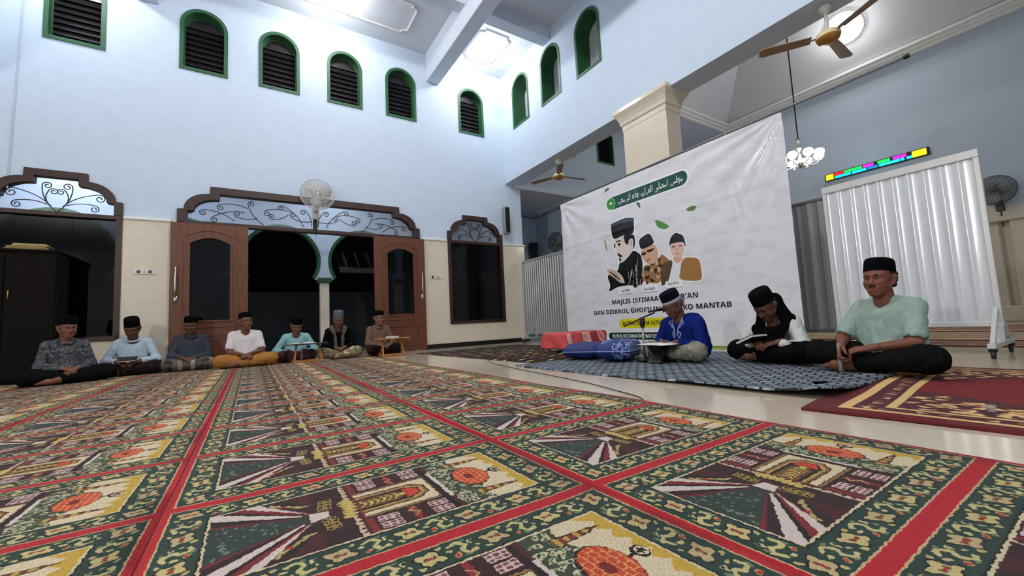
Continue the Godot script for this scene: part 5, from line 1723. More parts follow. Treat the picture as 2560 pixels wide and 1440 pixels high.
func build_furniture():
	# black cupboard at the left edge
	var t := thing("cupboard", Vector3(-2.72, 0.018, -8.04), "tall black cupboard at the left edge in front of the window", "cupboard")
	box_part("body", Vector3(0, 0.88, -0.18), Vector3(0.96, 1.72, 0.42), M.black_cabinet, t, 0.008)
	box_part("top_board", Vector3(0, 1.755, -0.17), Vector3(1.0, 0.03, 0.46), M.black_cabinet, t, 0.006)
	box_part("plinth", Vector3(0, 0.02, -0.18), Vector3(0.92, 0.04, 0.38), M.black_cabinet, t)
	for sg in [-1.0, 1.0]:
		var d := box_part("door", Vector3(sg * 0.237, 0.88, 0.04), Vector3(0.455, 1.64, 0.022), M.black_cabinet, t, 0.004)
		var st := S(true)
		tube(st, PackedVector3Array([Vector3(sg * 0.05, 1.10, 0.05), Vector3(sg * 0.05, 1.11, 0.075), Vector3(sg * 0.05, 1.21, 0.075), Vector3(sg * 0.05, 1.22, 0.05)]), 0.007, 6)
		obj("handle", st, mat(Color(0.75, 0.6, 0.25), 0.3, 0.8), d)
	# bundles on the cupboard
	var cloths := [[Vector3(-2.55, 1.789, -8.12), Vector3(0.40, 0.045, 0.26), Color(0.50, 0.44, 0.24), "folded olive cloth lying on the black cupboard"], [Vector3(-2.52, 1.836, -8.13), Vector3(0.34, 0.035, 0.24), Color(0.62, 0.56, 0.36), "folded pale cloth topmost on the black cupboard"], [Vector3(-2.98, 1.789, -8.10), Vector3(0.34, 0.05, 0.24), Color(0.45, 0.38, 0.26), "tan folded cloth on the cupboard at the picture's left edge"]]
	for c in cloths:
		pillow_cloth(c[0], c[1], c[2], c[3])
	# low table under a red cloth, beside the banner
	t = thing("low_table", Vector3(4.22, 0, -4.86), "low table under a red patterned cloth by the banner", "table", 0.12)
	box_part("board", Vector3(0, 0.285, 0), Vector3(0.86, 0.025, 0.50), M.table_wood, t, 0.004)
	for sx in [-1.0, 1.0]:
		for sz in [-1.0, 1.0]:
			box_part("leg", Vector3(sx * 0.38, 0.14, sz * 0.20), Vector3(0.035, 0.27, 0.035), M.table_wood, t, 0.003)
	var im := Image.create(512, 512, false, Image.FORMAT_RGB8)
	im.fill(Color8(196, 70, 70))
	var rng := RandomNumberGenerator.new()
	rng.seed = 12
	im.fill_rect(Rect2i(280, 0, 232, 512), Color8(150, 40, 46))
	for i in 10:
		var c := Vector2(rng.randf() * 512, rng.randf() * 512)
		blob(im, c, 20, 34, Color8(222, 158, 152), 0, 0.0, rng.randf() - 0.5)
		blob(im, c, 14, 26, Color8(206, 96, 94), 0, 0.0, rng.randf() - 0.5)
	im.fill_rect(Rect2i(70, 396, 44, 80), Color8(220, 180, 172))
	im.fill_rect(Rect2i(210, 388, 60, 124), Color8(220, 180, 172))
	for k in 14: blob(im, Vector2(240 + 18 * sin(k * 1.3), 394 + k * 8), 10, 5, Color8(190, 120, 112), 3, 0.2, k)
	var cl := thing("red_tablecloth", Vector3(4.22, 0.298, -4.86), "red patterned cloth draped over the low table", "tablecloth", 0.12)
	var st := S(true)
	var gx := 34; var gz := 26
	var drape := func(u: float, v: float) -> Vector3:
		# u, v run over a cloth larger than the table; what hangs over folds down
		var x := u * 0.66; var z := v * 0.50
		var ox: float = max(0.0, abs(x) - 0.44); var oz: float = max(0.0, abs(z) - 0.26)
		var drop: float = ox + oz
		var wv: float = 0.012 * sin(x * 22.0 + z * 17.0) * min(1.0, drop * 8.0)
		return Vector3(clampf(x, -0.44, 0.44) + sign(x) * (ox * 0.14 + wv), max(0.014 - 0.298, 0.006 - drop * 1.02), clampf(z, -0.26, 0.26) + sign(z) * (oz * 0.14 + wv))
	for i in gx:
		for j in gz:
			var q := []; var uv := []
			for e in [[0, 0], [1, 0], [1, 1], [0, 1]]:
				var u: float = -1.0 + 2.0 * (i + e[0]) / gx; var v: float = -1.0 + 2.0 * (j + e[1]) / gz
				q.append(drape.call(u, v)); uv.append(Vector2(u * 0.5 + 0.5, v * 0.5 + 0.5))
			quad_uv(st, q, uv)
	obj("cloth", st, pattern_mat(im, 0.6, false), cl)
	# blue cushions
	pillow("cushion", Vector3(3.46, 0.022, -3.78), Vector3(0.66, 0.18, 0.44), 0.55, mat(Color(0.05, 0.10, 0.36), 0.6), "plain blue floor cushion beside the red cloth", mat(Color(0.4, 0.5, 0.66), 0.6))
	im = Image.create(512, 512, false, Image.FORMAT_RGB8)
	im.fill(Color8(14, 32, 100))
	for k in 12:
		var c := Vector2(rng.randf_range(40, 470), rng.randf_range(40, 470))
		var p := PackedVector2Array()
		for i in 20:
			var a := i * 0.36 + k
			p.append(c + Vector2(cos(a), sin(a)) * (10.0 + i * 3.4))
		stroke(im, p, 9.0, Color8(150, 176, 226))
		for j in 3: blob(im, c + Vector2(60 * cos(k + j * 1.2), 60 * sin(k + j * 1.2)), 20, 9, Color8(160, 184, 230), 0, 0.0, k + j)
	M.scroll_print = pattern_mat(im, 0.6, false)
	M.scroll_print.uv1_triplanar = true
	M.scroll_print.uv1_scale = Vector3.ONE * 2.1
	pillow("cushion", Vector3(3.49, 0.022, -3.27), Vector3(0.66, 0.22, 0.40), 0.50, M.scroll_print, "blue cushion with pale scrolls next to the microphone stand", mat(Color(0.5, 0.6, 0.75), 0.6))
	# reading desks of the men by the door
	folding_table(Vector3(0.80, 0.012, -7.70), 0.03, M.dark_table, M.table_wood, "dark folding desk in front of the man in turquoise", 0.62, 0.30)
	folding_table(Vector3(2.14, 0.012, -7.42), 0.03, M.table_wood, M.table_wood, "light wooden folding desk in front of the man in brown", 0.58, 0.31)
	open_book(Vector3(0.72, 0.313, -7.70), 0.40, 0.24, 0.0, mat(Color(0.2, 0.32, 0.16), 0.6), "open book with green cover on the dark desk")
	book(Vector3(2.14, 0.323, -7.40), Vector3(0.16, 0.03, 0.22), 0.1, M.paper, "small white book on the light wooden desk")
	# crossed wooden book rest with the reciter's scripture
	t = thing("book_rest", Vector3(3.44, 0.02, -2.71), "crossed wooden book rest in front of the man in blue", "book rest", 1.45)
	for sg in [-1.0, 1.0]:
		st = S()
		bx(st, Vector3(0, 0.09, 0), Vector3(0.17, 0.010, 0.235), 0.002, Basis(Vector3.RIGHT, sg * 0.85))
		obj("leaf", st, M.dark_table, t)
	open_book(Vector3(3.44, 0.195, -2.71), 0.34, 0.24, 1.45, mat(Color(0.2, 0.15, 0.1), 0.6), "open scripture with white pages on the crossed rest", 0.0)
	# microphone stand
	t = thing("microphone_stand", Vector3(3.46, 0.03, -2.90), "short microphone stand with boom beside the blue cushion", "stand")
	st = S(true)
	lathe(st, [Vector2(0.0, 0.0), Vector2(0.085, 0.0), Vector2(0.088, 0.008), Vector2(0.078, 0.016), Vector2(0.03, 0.024), Vector2(0.012, 0.03)], 22)
	obj("base", st, M.black_plastic, t)
	st = S(true)
	tube(st, PackedVector3Array([Vector3(0, 0.02, 0), Vector3(0, 0.42, 0)]), 0.011, 10)
	obj("pole", st, M.steel, t)
	st = S(true)
	lathe(st, [Vector2(0.0, 0.34), Vector2(0.02, 0.34), Vector2(0.026, 0.37), Vector2(0.028, 0.43), Vector2(0.02, 0.45), Vector2(0.0, 0.45)], 12)
	obj("clamp", st, M.black_plastic, t)
	st = S(true)
	tube(st, PackedVector3Array([Vector3(-0.17, 0.36, -0.10), Vector3(0.0, 0.44, 0.0), Vector3(0.12, 0.49, 0.07)]), 0.008, 8)
	obj("boom", st, M.black_plastic, t)
	t = thing("microphone", Vector3(3.58, 0.52, -2.83), "black microphone on the boom at the reciter's mouth", "microphone")
	st = S(true)
	tube(st, PackedVector3Array([Vector3(-0.06, 0.01, -0.03), Vector3(0.07, 0.03, 0.035)]), [0.011, 0.014], 10)
	obj("body", st, M.black_plastic, t)
	st = S(true)
	lathe(st, [Vector2(0.0, -0.026), Vector2(0.016, -0.02), Vector2(0.025, 0.0), Vector2(0.022, 0.016), Vector2(0.0, 0.028)], 14, Vector3(0.088, 0.034, 0.044))
	obj("grille", st, mat(Color(0.25, 0.25, 0.26), 0.4, 0.7), t)
	# microphone lead along the tiles
	t = thing("microphone_lead", Vector3.ZERO, "thin black lead lying along the bare tiles", "cable")
	st = S(true)
	var cp := PackedVector3Array()
	for e in [[3.30, -6.6], [3.0, -5.6], [2.55, -4.6], [2.45, -4.2], [2.30, -3.3], [2.22, -2.77], [2.14, -2.3], [2.04, -1.95], [1.97, -1.72], [1.875, -1.6]]:
		cp.append(Vector3(e[0], 0.006 + (0.008 if e[1] < -4.3 else 0.0), e[1]))
	tube(st, smooth3(cp, 5), 0.0035, 5)
	obj("lead", st, M.cable, t)
	# phone and cup
	t = thing("phone", Vector3(2.92, 0.018, -1.13), "black phone lying on the grey mat's front corner", "phone", 0.5)
	box_part("case", Vector3(0, 0.006, 0), Vector3(0.16, 0.010, 0.085), M.black_plastic, t, 0.003)
	box_part("screen", Vector3(0, 0.0115, 0), Vector3(0.15, 0.001, 0.077), mat(Color(0.01, 0.01, 0.012), 0.08), t)
	t = thing("plastic_cup", Vector3(2.62, 0.016, -0.41), "small clear plastic cup on the red rug", "cup")
	st = S(true)
	lathe(st, [Vector2(0.0, 0.0), Vector2(0.012, 0.0), Vector2(0.016, 0.03), Vector2(0.0145, 0.03), Vector2(0.011, 0.002), Vector2(0.0, 0.002)], 14)
	obj("wall", st, glass(Color(0.7, 0.75, 0.75), 0.2), t)

func smooth3(p: PackedVector3Array, k: int) -> PackedVector3Array:
	var c := Curve3D.new()
	for i in p.size():
		var a := p[max(i - 1, 0)]; var b := p[min(i + 1, p.size() - 1)]
		var tg := (b - a) / 6.0
		c.add_point(p[i], -tg, tg)
	var o := PackedVector3Array()
	for i in p.size() - 1:
		for j in k: o.append(c.sample(i, float(j) / k))
	o.append(p[p.size() - 1])
	return o

func pillow_cloth(at: Vector3, size: Vector3, c: Color, label: String):
	var t := thing("folded_cloth", at, label, "cloth", 0.08, "cloths on the cupboard")
	var n := 3
	for i in n:
		var st := S()
		bx(st, Vector3(0.01 * sin(i * 2.0), size.y * (i + 0.5) / n, 0), Vector3(size.x - 0.02 * i, size.y / n, size.z - 0.015 * i), size.y / n * 0.4)
		obj("fold", st, mat(c.lightened(0.06 * i), 0.9), t)

func build_details():
	# socket plates
	for e in [[-1.44, 1.59, "pair of white wall sockets left of the doors"], [3.50, 1.59, "white switch plate right of the doors"]]:
		var t := thing("switch_plate", Vector3(e[0], e[1], WALL_Z + 0.019), e[2], "switch", 0.0, "switches beside the doors")
		for k in 2:
			box_part("plate", Vector3(-0.07 + k * 0.14, 0, 0.008), Vector3(0.125, 0.085, 0.014), M.white_plastic, t, 0.004)
			var st := S(true)
			if e[0] < 0:
				lathe(st, [Vector2(0.028, 0.0), Vector2(0.026, 0.006), Vector2(0.0, 0.004)], 14, Vector3(-0.07 + k * 0.14, 0, 0.014), Basis(Vector3.RIGHT, PI * 0.5))
				obj("socket", st, mat(Color(0.4, 0.36, 0.33), 0.5), t)
			else:
				bx(st, Vector3(-0.09 + k * 0.13, 0, 0.017), Vector3(0.035, 0.06, 0.01), 0.003)
				obj("rocker", st, M.black_plastic if k == 0 else mat(Color(0.6, 0.6, 0.58), 0.4), t)
	var cd := thing("wall_conduit", Vector3(-2.93, 2.75, WALL_Z + 0.003), "thin pale cable conduit running down the wall at the far left", "cable")
	box_part("conduit", Vector3(0.03, 2.0, 0.006), Vector3(0.018, 4.0, 0.012), mat(Color(0.70, 0.75, 0.82), 0.6), cd, 0.003, Basis(Vector3.BACK, -0.02))
	# column loudspeakers
	var t2 := thing("column_speaker", Vector3(5.33, 2.68, WALL_Z + 0.17), "slim column loudspeaker high in the corner by the narrow window", "speaker", -0.12)
	box_part("cabinet", Vector3(0, 0.34, 0), Vector3(0.15, 0.68, 0.14), mat(Color(0.55, 0.55, 0.56), 0.4), t2, 0.012)
	box_part("grille", Vector3(0.012, 0.34, 0.072), Vector3(0.115, 0.63, 0.012), M.black_plastic, t2, 0.004)
	for yy in [0.08, 0.62]:
		box_part("bracket", Vector3(-0.03, yy, -0.09), Vector3(0.03, 0.03, 0.12), M.steel, t2, 0.003)
	t2 = thing("wall_speaker", Vector3(7.70, 2.52, -10.62), "black box loudspeaker on the side room wall", "speaker", -0.3)
	box_part("cabinet", Vector3(0, 0.25, 0), Vector3(0.26, 0.50, 0.22), M.black_plastic, t2, 0.012)
	box_part("grille", Vector3(0, 0.25, 0.112), Vector3(0.22, 0.46, 0.008), mat(Color(0.07, 0.07, 0.075), 0.7), t2, 0.003)
	box_part("bracket", Vector3(0, 0.25, -0.13), Vector3(0.05, 0.08, 0.08), M.steel, t2, 0.003)
	# scrolling text display on the far wall
	t2 = thing("led_sign", Vector3(13.34, 3.92, -3.5), "long multicoloured light sign over the white partition", "sign")
	box_part("case", Vector3(0, 0.085, 0), Vector3(0.07, 0.19, 2.06), M.black_plastic, t2, 0.01)
	var seg := [[0.0, 0.085, 0, 2, Color(1.0, 0.82, 0.05)], [0.09, 0.2, 1, 2, Color(1.0, 0.08, 0.12)], [0.206, 0.395, 1, 2, Color(0.05, 0.85, 0.3)], [0.405, 0.51, 1, 2, Color(0.95, 0.1, 0.85)], [0.552, 0.67, 1, 2, Color(0.05, 0.85, 0.3)], [0.697, 0.82, 1, 2, Color(0.95, 0.1, 0.85)], [0.87, 0.995, 0, 2, Color(1.0, 0.82, 0.05)], [0.098, 0.276, 0, 1, Color(0.05, 0.72, 0.85)], [0.288, 0.436, 0, 1, Color(0.05, 0.72, 0.85)], [0.448, 0.552, 0, 1, Color(0.02, 0.4, 0.6)], [0.564, 0.76, 0, 1, Color(0.05, 0.72, 0.85)], [0.767, 0.80, 0, 1, Color(0.05, 0.72, 0.85)], [0.82, 0.868, 0, 1, Color(0.05, 0.72, 0.85)]]
	for s in seg:
		var z0: float = -1.0 + 2.0 * s[0]; var z1: float = -1.0 + 2.0 * s[1]
		var y0: float = 0.005 + 0.080 * s[2] + 0.006; var y1: float = 0.005 + 0.080 * s[3] - 0.006
		box_part("light_block", Vector3(-0.037, (y0 + y1) * 0.5, (z0 + z1) * 0.5), Vector3(0.006, y1 - y0, z1 - z0), glow(s[4], 1.4), t2)
	var l := OmniLight3D.new()
	l.name = "light"
	l.light_energy = 0.03
	l.light_color = Color(0.6, 0.9, 0.9)
	l.omni_range = 10.0
	l.omni_attenuation = 2.0
	l.light_size = 0.3
	l.shadow_enabled = true
	t2.add_child(l)
	l.position = Vector3(-0.25, 0.1, 0)

# -------------------------------------------------- people: tapered bones joined with a smooth minimum, meshed as surface nets
# a bone is [a, b, radius at a, radius at b]; a fifth entry -1 carves instead of adding
var fold := FastNoiseLite.new()

func surface_net(out: Dictionary, bones: Array, cell: float, k: float, wrinkle := 0.0, xf := Transform3D()):
	if bones.is_empty(): return
	var lo := Vector3(1e9, 1e9, 1e9); var hi := -lo
	for b in bones:
		if b.size() > 4 and b[4] < 0: continue
		var r: float = max(b[2], b[3])
		lo = lo.min((b[0] as Vector3).min(b[1]) - Vector3.ONE * r)
		hi = hi.max((b[0] as Vector3).max(b[1]) + Vector3.ONE * r)
	var pad := cell * 3.0 + k * 0.3 + wrinkle
	lo -= Vector3.ONE * pad
	hi += Vector3.ONE * pad
	var nx := int((hi.x - lo.x) / cell) + 2
	var ny := int((hi.y - lo.y) / cell) + 2
	var nz := int((hi.z - lo.z) / cell) + 2
	var sxy := nx * ny
	var g := PackedFloat32Array()
	g.resize(nx * ny * nz)
	g.fill(1.0)
	for b in bones:
		var a: Vector3 = b[0]; var e: Vector3 = b[1]; var ra: float = b[2]; var rb: float = b[3]
		var carve: bool = b.size() > 4 and b[4] < 0
		var d := e - a
		var dd := d.length_squared()
		var inv := 1.0 / dd if dd > 1e-9 else 0.0
		var m: float = max(ra, rb) + k + cell * 2.0
		var i0 := maxi(0, int((minf(a.x, e.x) - m - lo.x) / cell)); var i1 := mini(nx - 1, int((maxf(a.x, e.x) + m - lo.x) / cell) + 1)
		var j0 := maxi(0, int((minf(a.y, e.y) - m - lo.y) / cell)); var j1 := mini(ny - 1, int((maxf(a.y, e.y) + m - lo.y) / cell) + 1)
		var k0 := maxi(0, int((minf(a.z, e.z) - m - lo.z) / cell)); var k1 := mini(nz - 1, int((maxf(a.z, e.z) + m - lo.z) / cell) + 1)
		for kz in range(k0, k1 + 1):
			for jy in range(j0, j1 + 1):
				var base := kz * sxy + jy * nx
				var p := Vector3(lo.x + i0 * cell, lo.y + jy * cell, lo.z + kz * cell) - a
				for ix in range(i0, i1 + 1):
					var t := clampf(p.dot(d) * inv, 0.0, 1.0)
					var v := (p - d * t).length() - ra - (rb - ra) * t
					p.x += cell
					var id := base + ix
					var o := g[id]
					if carve:
						v = -v
						var h := maxf(k - absf(o - v), 0.0)
						g[id] = maxf(o, v) + h * h * 0.25 / k
					else:
						var h := maxf(k - absf(o - v), 0.0)
						g[id] = minf(o, v) - h * h * 0.25 / k
	if wrinkle > 0.0:
		for kz in nz:
			for jy in ny:
				var base := kz * sxy + jy * nx
				for ix in nx:
					var v := g[base + ix]
					if absf(v) < cell * 3.0:
						var w := fold.get_noise_3d((lo.x + ix * cell) * 26.0, (lo.y + jy * cell) * 15.0, (lo.z + kz * cell) * 26.0)
						g[base + ix] = v + wrinkle * (1.0 - 2.0 * absf(w) * 1.6)
	var vid := {}
	var vs: PackedVector3Array = out.v; var ns: PackedVector3Array = out.n; var ids: PackedInt32Array = out.i
	var lim := cell * 2.6
	var offs := [0, 1, nx, nx + 1, sxy, sxy + 1, sxy + nx, sxy + nx + 1]
	var edges := [[0, 1], [2, 3], [4, 5], [6, 7], [0, 2], [1, 3], [4, 6], [5, 7], [0, 4], [1, 5], [2, 6], [3, 7]]
	var cor := [Vector3(0, 0, 0), Vector3(1, 0, 0), Vector3(0, 1, 0), Vector3(1, 1, 0), Vector3(0, 0, 1), Vector3(1, 0, 1), Vector3(0, 1, 1), Vector3(1, 1, 1)]
	for kz in range(0, nz - 1):
		for jy in range(0, ny - 1):
			var base := kz * sxy + jy * nx
			for ix in range(0, nx - 1):
				var id := base + ix
				var v0 := g[id]
				if v0 > lim or v0 < -lim: continue
				var pos := 0
				var vals := []
				for q in 8:
					var val := g[id + offs[q]]
					vals.append(val)
					if val > 0.0: pos += 1
				if pos == 0 or pos == 8: continue
				var s := Vector3.ZERO
				var c := 0
				for ed in edges:
					var va: float = vals[ed[0]]; var vb: float = vals[ed[1]]
					if (va > 0.0) != (vb > 0.0):
						s += (cor[ed[0]] as Vector3).lerp(cor[ed[1]], va / (va - vb))
						c += 1
				s /= c
				vid[id] = vs.size()
				vs.append(xf * (lo + (Vector3(ix, jy, kz) + s) * cell))
				var gr := Vector3(vals[1] + vals[3] + vals[5] + vals[7] - vals[0] - vals[2] - vals[4] - vals[6], vals[2] + vals[3] + vals[6] + vals[7] - vals[0] - vals[1] - vals[4] - vals[5], vals[4] + vals[5] + vals[6] + vals[7] - vals[0] - vals[1] - vals[2] - vals[3])
				ns.append((xf.basis * gr).normalized())
	for id in vid:
		var v0 := g[id]
		for ax in 3:
			var st: int = [1, nx, sxy][ax]
			var u: int = [nx, sxy, 1][ax]
			var w: int = [sxy, 1, nx][ax]
			var v1 := g[id + st]
			if (v0 > 0.0) == (v1 > 0.0): continue
			if not (vid.has(id - u) and vid.has(id - w) and vid.has(id - u - w)): continue
			var a: int = vid[id]; var b: int = vid[id - u]; var c: int = vid[id - u - w]; var d: int = vid[id - w]
			if v0 > 0.0:
				ids.append_array(PackedInt32Array([a, b, c, a, c, d]))
			else:
				ids.append_array(PackedInt32Array([a, c, b, a, d, c]))
	out.v = vs; out.n = ns; out.i = ids

func net() -> Dictionary:
	return {"v": PackedVector3Array(), "n": PackedVector3Array(), "i": PackedInt32Array()}

func net_part(called: String, o: Dictionary, m: Material, parent: Node) -> MeshInstance3D:
	var arr := []
	arr.resize(Mesh.ARRAY_MAX)
	arr[Mesh.ARRAY_VERTEX] = o.v
	arr[Mesh.ARRAY_NORMAL] = o.n
	arr[Mesh.ARRAY_INDEX] = o.i
	var am := ArrayMesh.new()
	am.add_surface_from_arrays(Mesh.PRIMITIVE_TRIANGLES, arr)
	return mesh(called, am, m, parent)

func hand_bones(w: Vector3, fwd: Vector3, back: Vector3, thumb: float, curl: float) -> Array:
	# w wrist, fwd towards the fingers, back out of the back of the hand, thumb +1 or -1 along fwd x back
	var f := fwd.normalized()
	var b := (back - f * back.dot(f)).normalized()
	var s := f.cross(b) * thumb
	var L := []
	L.append([w - f * 0.03, w + f * 0.01, 0.024, 0.025])
	for q in [-0.024, -0.008, 0.008, 0.024]:
		L.append([w + f * 0.012 + s * q * 0.7, w + f * 0.085 + s * q, 0.015, 0.0125])
	var lens := [0.066, 0.076, 0.080, 0.070]
	for i in 4:
		var q: float = [-0.029, -0.0097, 0.0097, 0.029][i]
		var p := w + f * 0.088 + s * q
		var ang := curl * 0.45
		var ln: float = lens[i]
		for seg in 3:
			var dir: Vector3 = f * cos(ang) - b * sin(ang) + s * q * 0.6
			var e: Vector3 = p + dir.normalized() * ln * [0.45, 0.31, 0.24][seg]
			L.append([p, e, [0.0102, 0.0092, 0.0084][seg], [0.0092, 0.0084, 0.0074][seg]])
			p = e
			ang += curl * [0.9, 0.7, 0.4][seg]
	var tp := w + f * 0.025 + s * 0.026 - b * 0.006
	var t1 := tp + (f * 0.6 + s * 0.75 - b * 0.25).normalized() * 0.042
	var t2 := t1 + (f * 0.92 + s * 0.25 - b * 0.35 * (0.4 + curl)).normalized() * 0.033
	var t3 := t2 + (f * 0.95 - s * 0.05 - b * 0.4 * (0.4 + curl)).normalized() * 0.026
	L.append([tp, t1, 0.0145, 0.0115]); L.append([t1, t2, 0.0112, 0.0098]); L.append([t2, t3, 0.0098, 0.0082])
	return L

func head_bones(fat: float) -> Array:
	# head frame: origin between the ears, +z face, y up
	var L := [
		[Vector3(0, 0.036, -0.026), Vector3(0, 0.040, 0.018), 0.086, 0.080],
		[Vector3(0, 0.0, 0.030), Vector3(0, -0.060, 0.042), 0.068 * fat, 0.056 * fat],
		[Vector3(-0.044, -0.045, 0.012), Vector3(-0.012, -0.096, 0.062), 0.032 * fat, 0.024],
		[Vector3(0.044, -0.045, 0.012), Vector3(0.012, -0.096, 0.062), 0.032 * fat, 0.024],
		[Vector3(-0.010, -0.100, 0.066), Vector3(0.010, -0.100, 0.066), 0.020, 0.020],
		[Vector3(-0.042, -0.018, 0.064), Vector3(-0.044, -0.040, 0.056), 0.026 * fat, 0.024 * fat],
		[Vector3(0.042, -0.018, 0.064), Vector3(0.044, -0.040, 0.056), 0.026 * fat, 0.024 * fat],
		[Vector3(-0.044, 0.030, 0.076), Vector3(-0.014, 0.028, 0.090), 0.012, 0.012],
		[Vector3(0.044, 0.030, 0.076), Vector3(0.014, 0.028, 0.090), 0.012, 0.012],
		[Vector3(0, 0.018, 0.090), Vector3(0, -0.028, 0.112), 0.0085, 0.0125],
		[Vector3(-0.012, -0.034, 0.098), Vector3(0.012, -0.034, 0.098), 0.0095, 0.0095],
		[Vector3(-0.020, -0.062, 0.088), Vector3(0.020, -0.062, 0.088), 0.0085, 0.0085],
		[Vector3(-0.016, -0.074, 0.088), Vector3(0.016, -0.074, 0.088), 0.0085, 0.0085],
		[Vector3(-0.020, -0.068, 0.104), Vector3(0.020, -0.068, 0.104), 0.0045, 0.0045, -1],
		[Vector3(-0.034, 0.010, 0.104), Vector3(-0.028, 0.010, 0.106), 0.0165, 0.0165, -1],
		[Vector3(0.034, 0.010, 0.104), Vector3(0.028, 0.010, 0.106), 0.0165, 0.0165, -1],
	]
	for sg in [-1.0, 1.0]:
		L.append([Vector3(sg * 0.083, 0.020, -0.022), Vector3(sg * 0.090, 0.012, -0.030), 0.012, 0.010])
		L.append([Vector3(sg * 0.086, 0.024, -0.026), Vector3(sg * 0.080, -0.028, -0.008), 0.011, 0.010])
	return L

func elbow_of(s: Vector3, w: Vector3, l1: float, l2: float, pole: Vector3) -> Vector3:
	var d := w - s
	var dist: float = clampf(d.length(), 0.05, l1 + l2 - 0.005)
	var dn := d.normalized()
	var a := (l1 * l1 - l2 * l2 + dist * dist) / (2.0 * dist)
	var hh := sqrt(max(0.0, l1 * l1 - a * a))
	var pp := (pole - dn * pole.dot(dn)).normalized()
	return s + dn * a + pp * hh

# frame of a seated man: origin on the floor under the pelvis, +z the way he faces, his left hand at +x
func person(spec: Dictionary) -> Node3D:
	var t := thing("person", spec.at, spec.label, "person", spec.turn)
	var fine: float = spec.get("fine", 1.0)
	var lean: float = spec.get("lean", 0.06)
	var fat: float = spec.get("fat", 1.0)
	var sc: float = spec.get("size", 1.0)
	t.scale = Vector3.ONE * sc
	var sink: float = spec.get("slump", 0.0)
	var pel := Vector3(0, 0.115, -0.03)
	var chest := Vector3(0, 0.40 - sink * 0.5, -0.05 + lean * 0.55)
	var nb := Vector3(spec.get("sway", 0.0), 0.545 - sink, -0.045 + lean)
	var hp: float = spec.get("head_pitch", 0.15)
	var hb := Basis.from_euler(Vector3(hp, spec.get("head_yaw", 0.0), spec.get("head_roll", 0.0)), EULER_ORDER_YXZ)
	var hc := nb + Vector3(0, 0.090, 0.035 + 0.05 * sin(hp)) + hb * Vector3(0, 0.045, 0.0)
	var hx := Transform3D(hb, hc)
	var skin: Material = spec.skin
	var sh := []; var el := []; var wr := []
	for i in 2:
		var sg: float = 1.0 if i == 0 else -1.0
		var s: Vector3 = nb + Vector3(sg * 0.163 * (0.5 + 0.5 * fat), -0.062, -0.012)
		var w: Vector3 = (spec.hand_l if i == 0 else spec.hand_r)
		var e: Vector3 = elbow_of(s, w, 0.285, 0.245, Vector3(sg * 0.7, -0.45, -0.5))
		sh.append(s); el.append(e); wr.append(w)
	# legs folded under: knees out, shins crossed
	var kn: Array = spec.get("knees", [Vector3(0.35, 0.105, 0.24), Vector3(-0.35, 0.105, 0.24)])
	var an := [Vector3(-0.10, 0.065, 0.30), Vector3(0.10, 0.060, 0.22)]
	# the body: one continuous figure
	var o := net()
	var body := [
		[pel + Vector3(-0.05, 0, 0), pel + Vector3(0.05, 0, 0), 0.10, 0.10], [pel, chest, 0.085 * fat, 0.085 * fat],
		[chest, nb + Vector3(0, -0.04, -0.01), 0.078 * fat, 0.050], [sh[0] + Vector3(0, -0.015, 0), sh[1] + Vector3(0, -0.015, 0), 0.030, 0.030],
		[nb + Vector3(0, -0.03, 0), hc + hb * Vector3(0, -0.05, -0.02), 0.062 * (0.6 + 0.4 * fat), 0.058]]
	for i in 2:
		var sg: float = 1.0 if i == 0 else -1.0
		body.append([sh[i] + Vector3(0, -0.012, 0), el[i], 0.036, 0.040]); body.append([el[i], wr[i], 0.041, 0.026])
		body.append([pel + Vector3(sg * 0.08, -0.01, 0), kn[i], 0.085, 0.058]); body.append([kn[i], an[i], 0.055, 0.034])
		var toe: Vector3 = an[i] + Vector3(-sg * 0.15, -0.030, -0.03)
		body.append([an[i] + Vector3(sg * 0.03, -0.015, -0.01), an[i] + Vector3(-sg * 0.09, -0.020, -0.01), 0.036, 0.034]); body.append([an[i] + Vector3(-sg * 0.09, -0.02, -0.01), toe, 0.034, 0.022])
		for q in 4: body.append([toe + Vector3(0, 0, (q - 1.5) * 0.018), toe + Vector3(-sg * (0.035 - 0.004 * q), -0.006, (q - 1.5) * 0.019), 0.011, 0.009])
	surface_net(o, body, 0.0145 / fine, 0.030)
	surface_net(o, head_bones(0.85 + 0.15 * fat), 0.0062 / fine, 0.016, 0.0, hx)
	for i in 2:
		var sg: float = 1.0 if i == 0 else -1.0
		var fw: Vector3 = spec.get("hand_dir", [Vector3(-0.75, -0.25, 0.55), Vector3(0.75, -0.25, 0.55)])[i]
		var bk: Vector3 = spec.get("hand_back", [Vector3(0.1, 0.9, 0.3), Vector3(-0.1, 0.9, 0.3)])[i]
		surface_net(o, hand_bones(wr[i], fw, bk, sg, spec.get("curl", 0.55)), 0.0054 / fine, 0.006)
	net_part("body", o, skin, t)
	# shirt
	var long: bool = spec.get("long", true)
	var cloth := []
	var bw := 0.075 * fat
	cloth.append([pel + Vector3(-bw, 0.02, 0.01), chest + Vector3(-bw, 0.0, 0.0), 0.115 * fat, 0.105 * fat])
	cloth.append([pel + Vector3(bw, 0.02, 0.01), chest + Vector3(bw, 0.0, 0.0), 0.115 * fat, 0.105 * fat])
	cloth.append([pel + Vector3(0, 0.04, 0.045), chest + Vector3(0, -0.03, 0.01), 0.115 * fat, 0.105 * fat])
	cloth.append([chest + Vector3(-bw, 0.02, 0), sh[1] + Vector3(0.02, -0.02, 0), 0.095 * fat, 0.052])
	cloth.append([chest + Vector3(bw, 0.02, 0), sh[0] + Vector3(-0.02, -0.02, 0), 0.095 * fat, 0.052])
	cloth.append([sh[0], nb + Vector3(0.055, -0.012, -0.005), 0.050, 0.036])
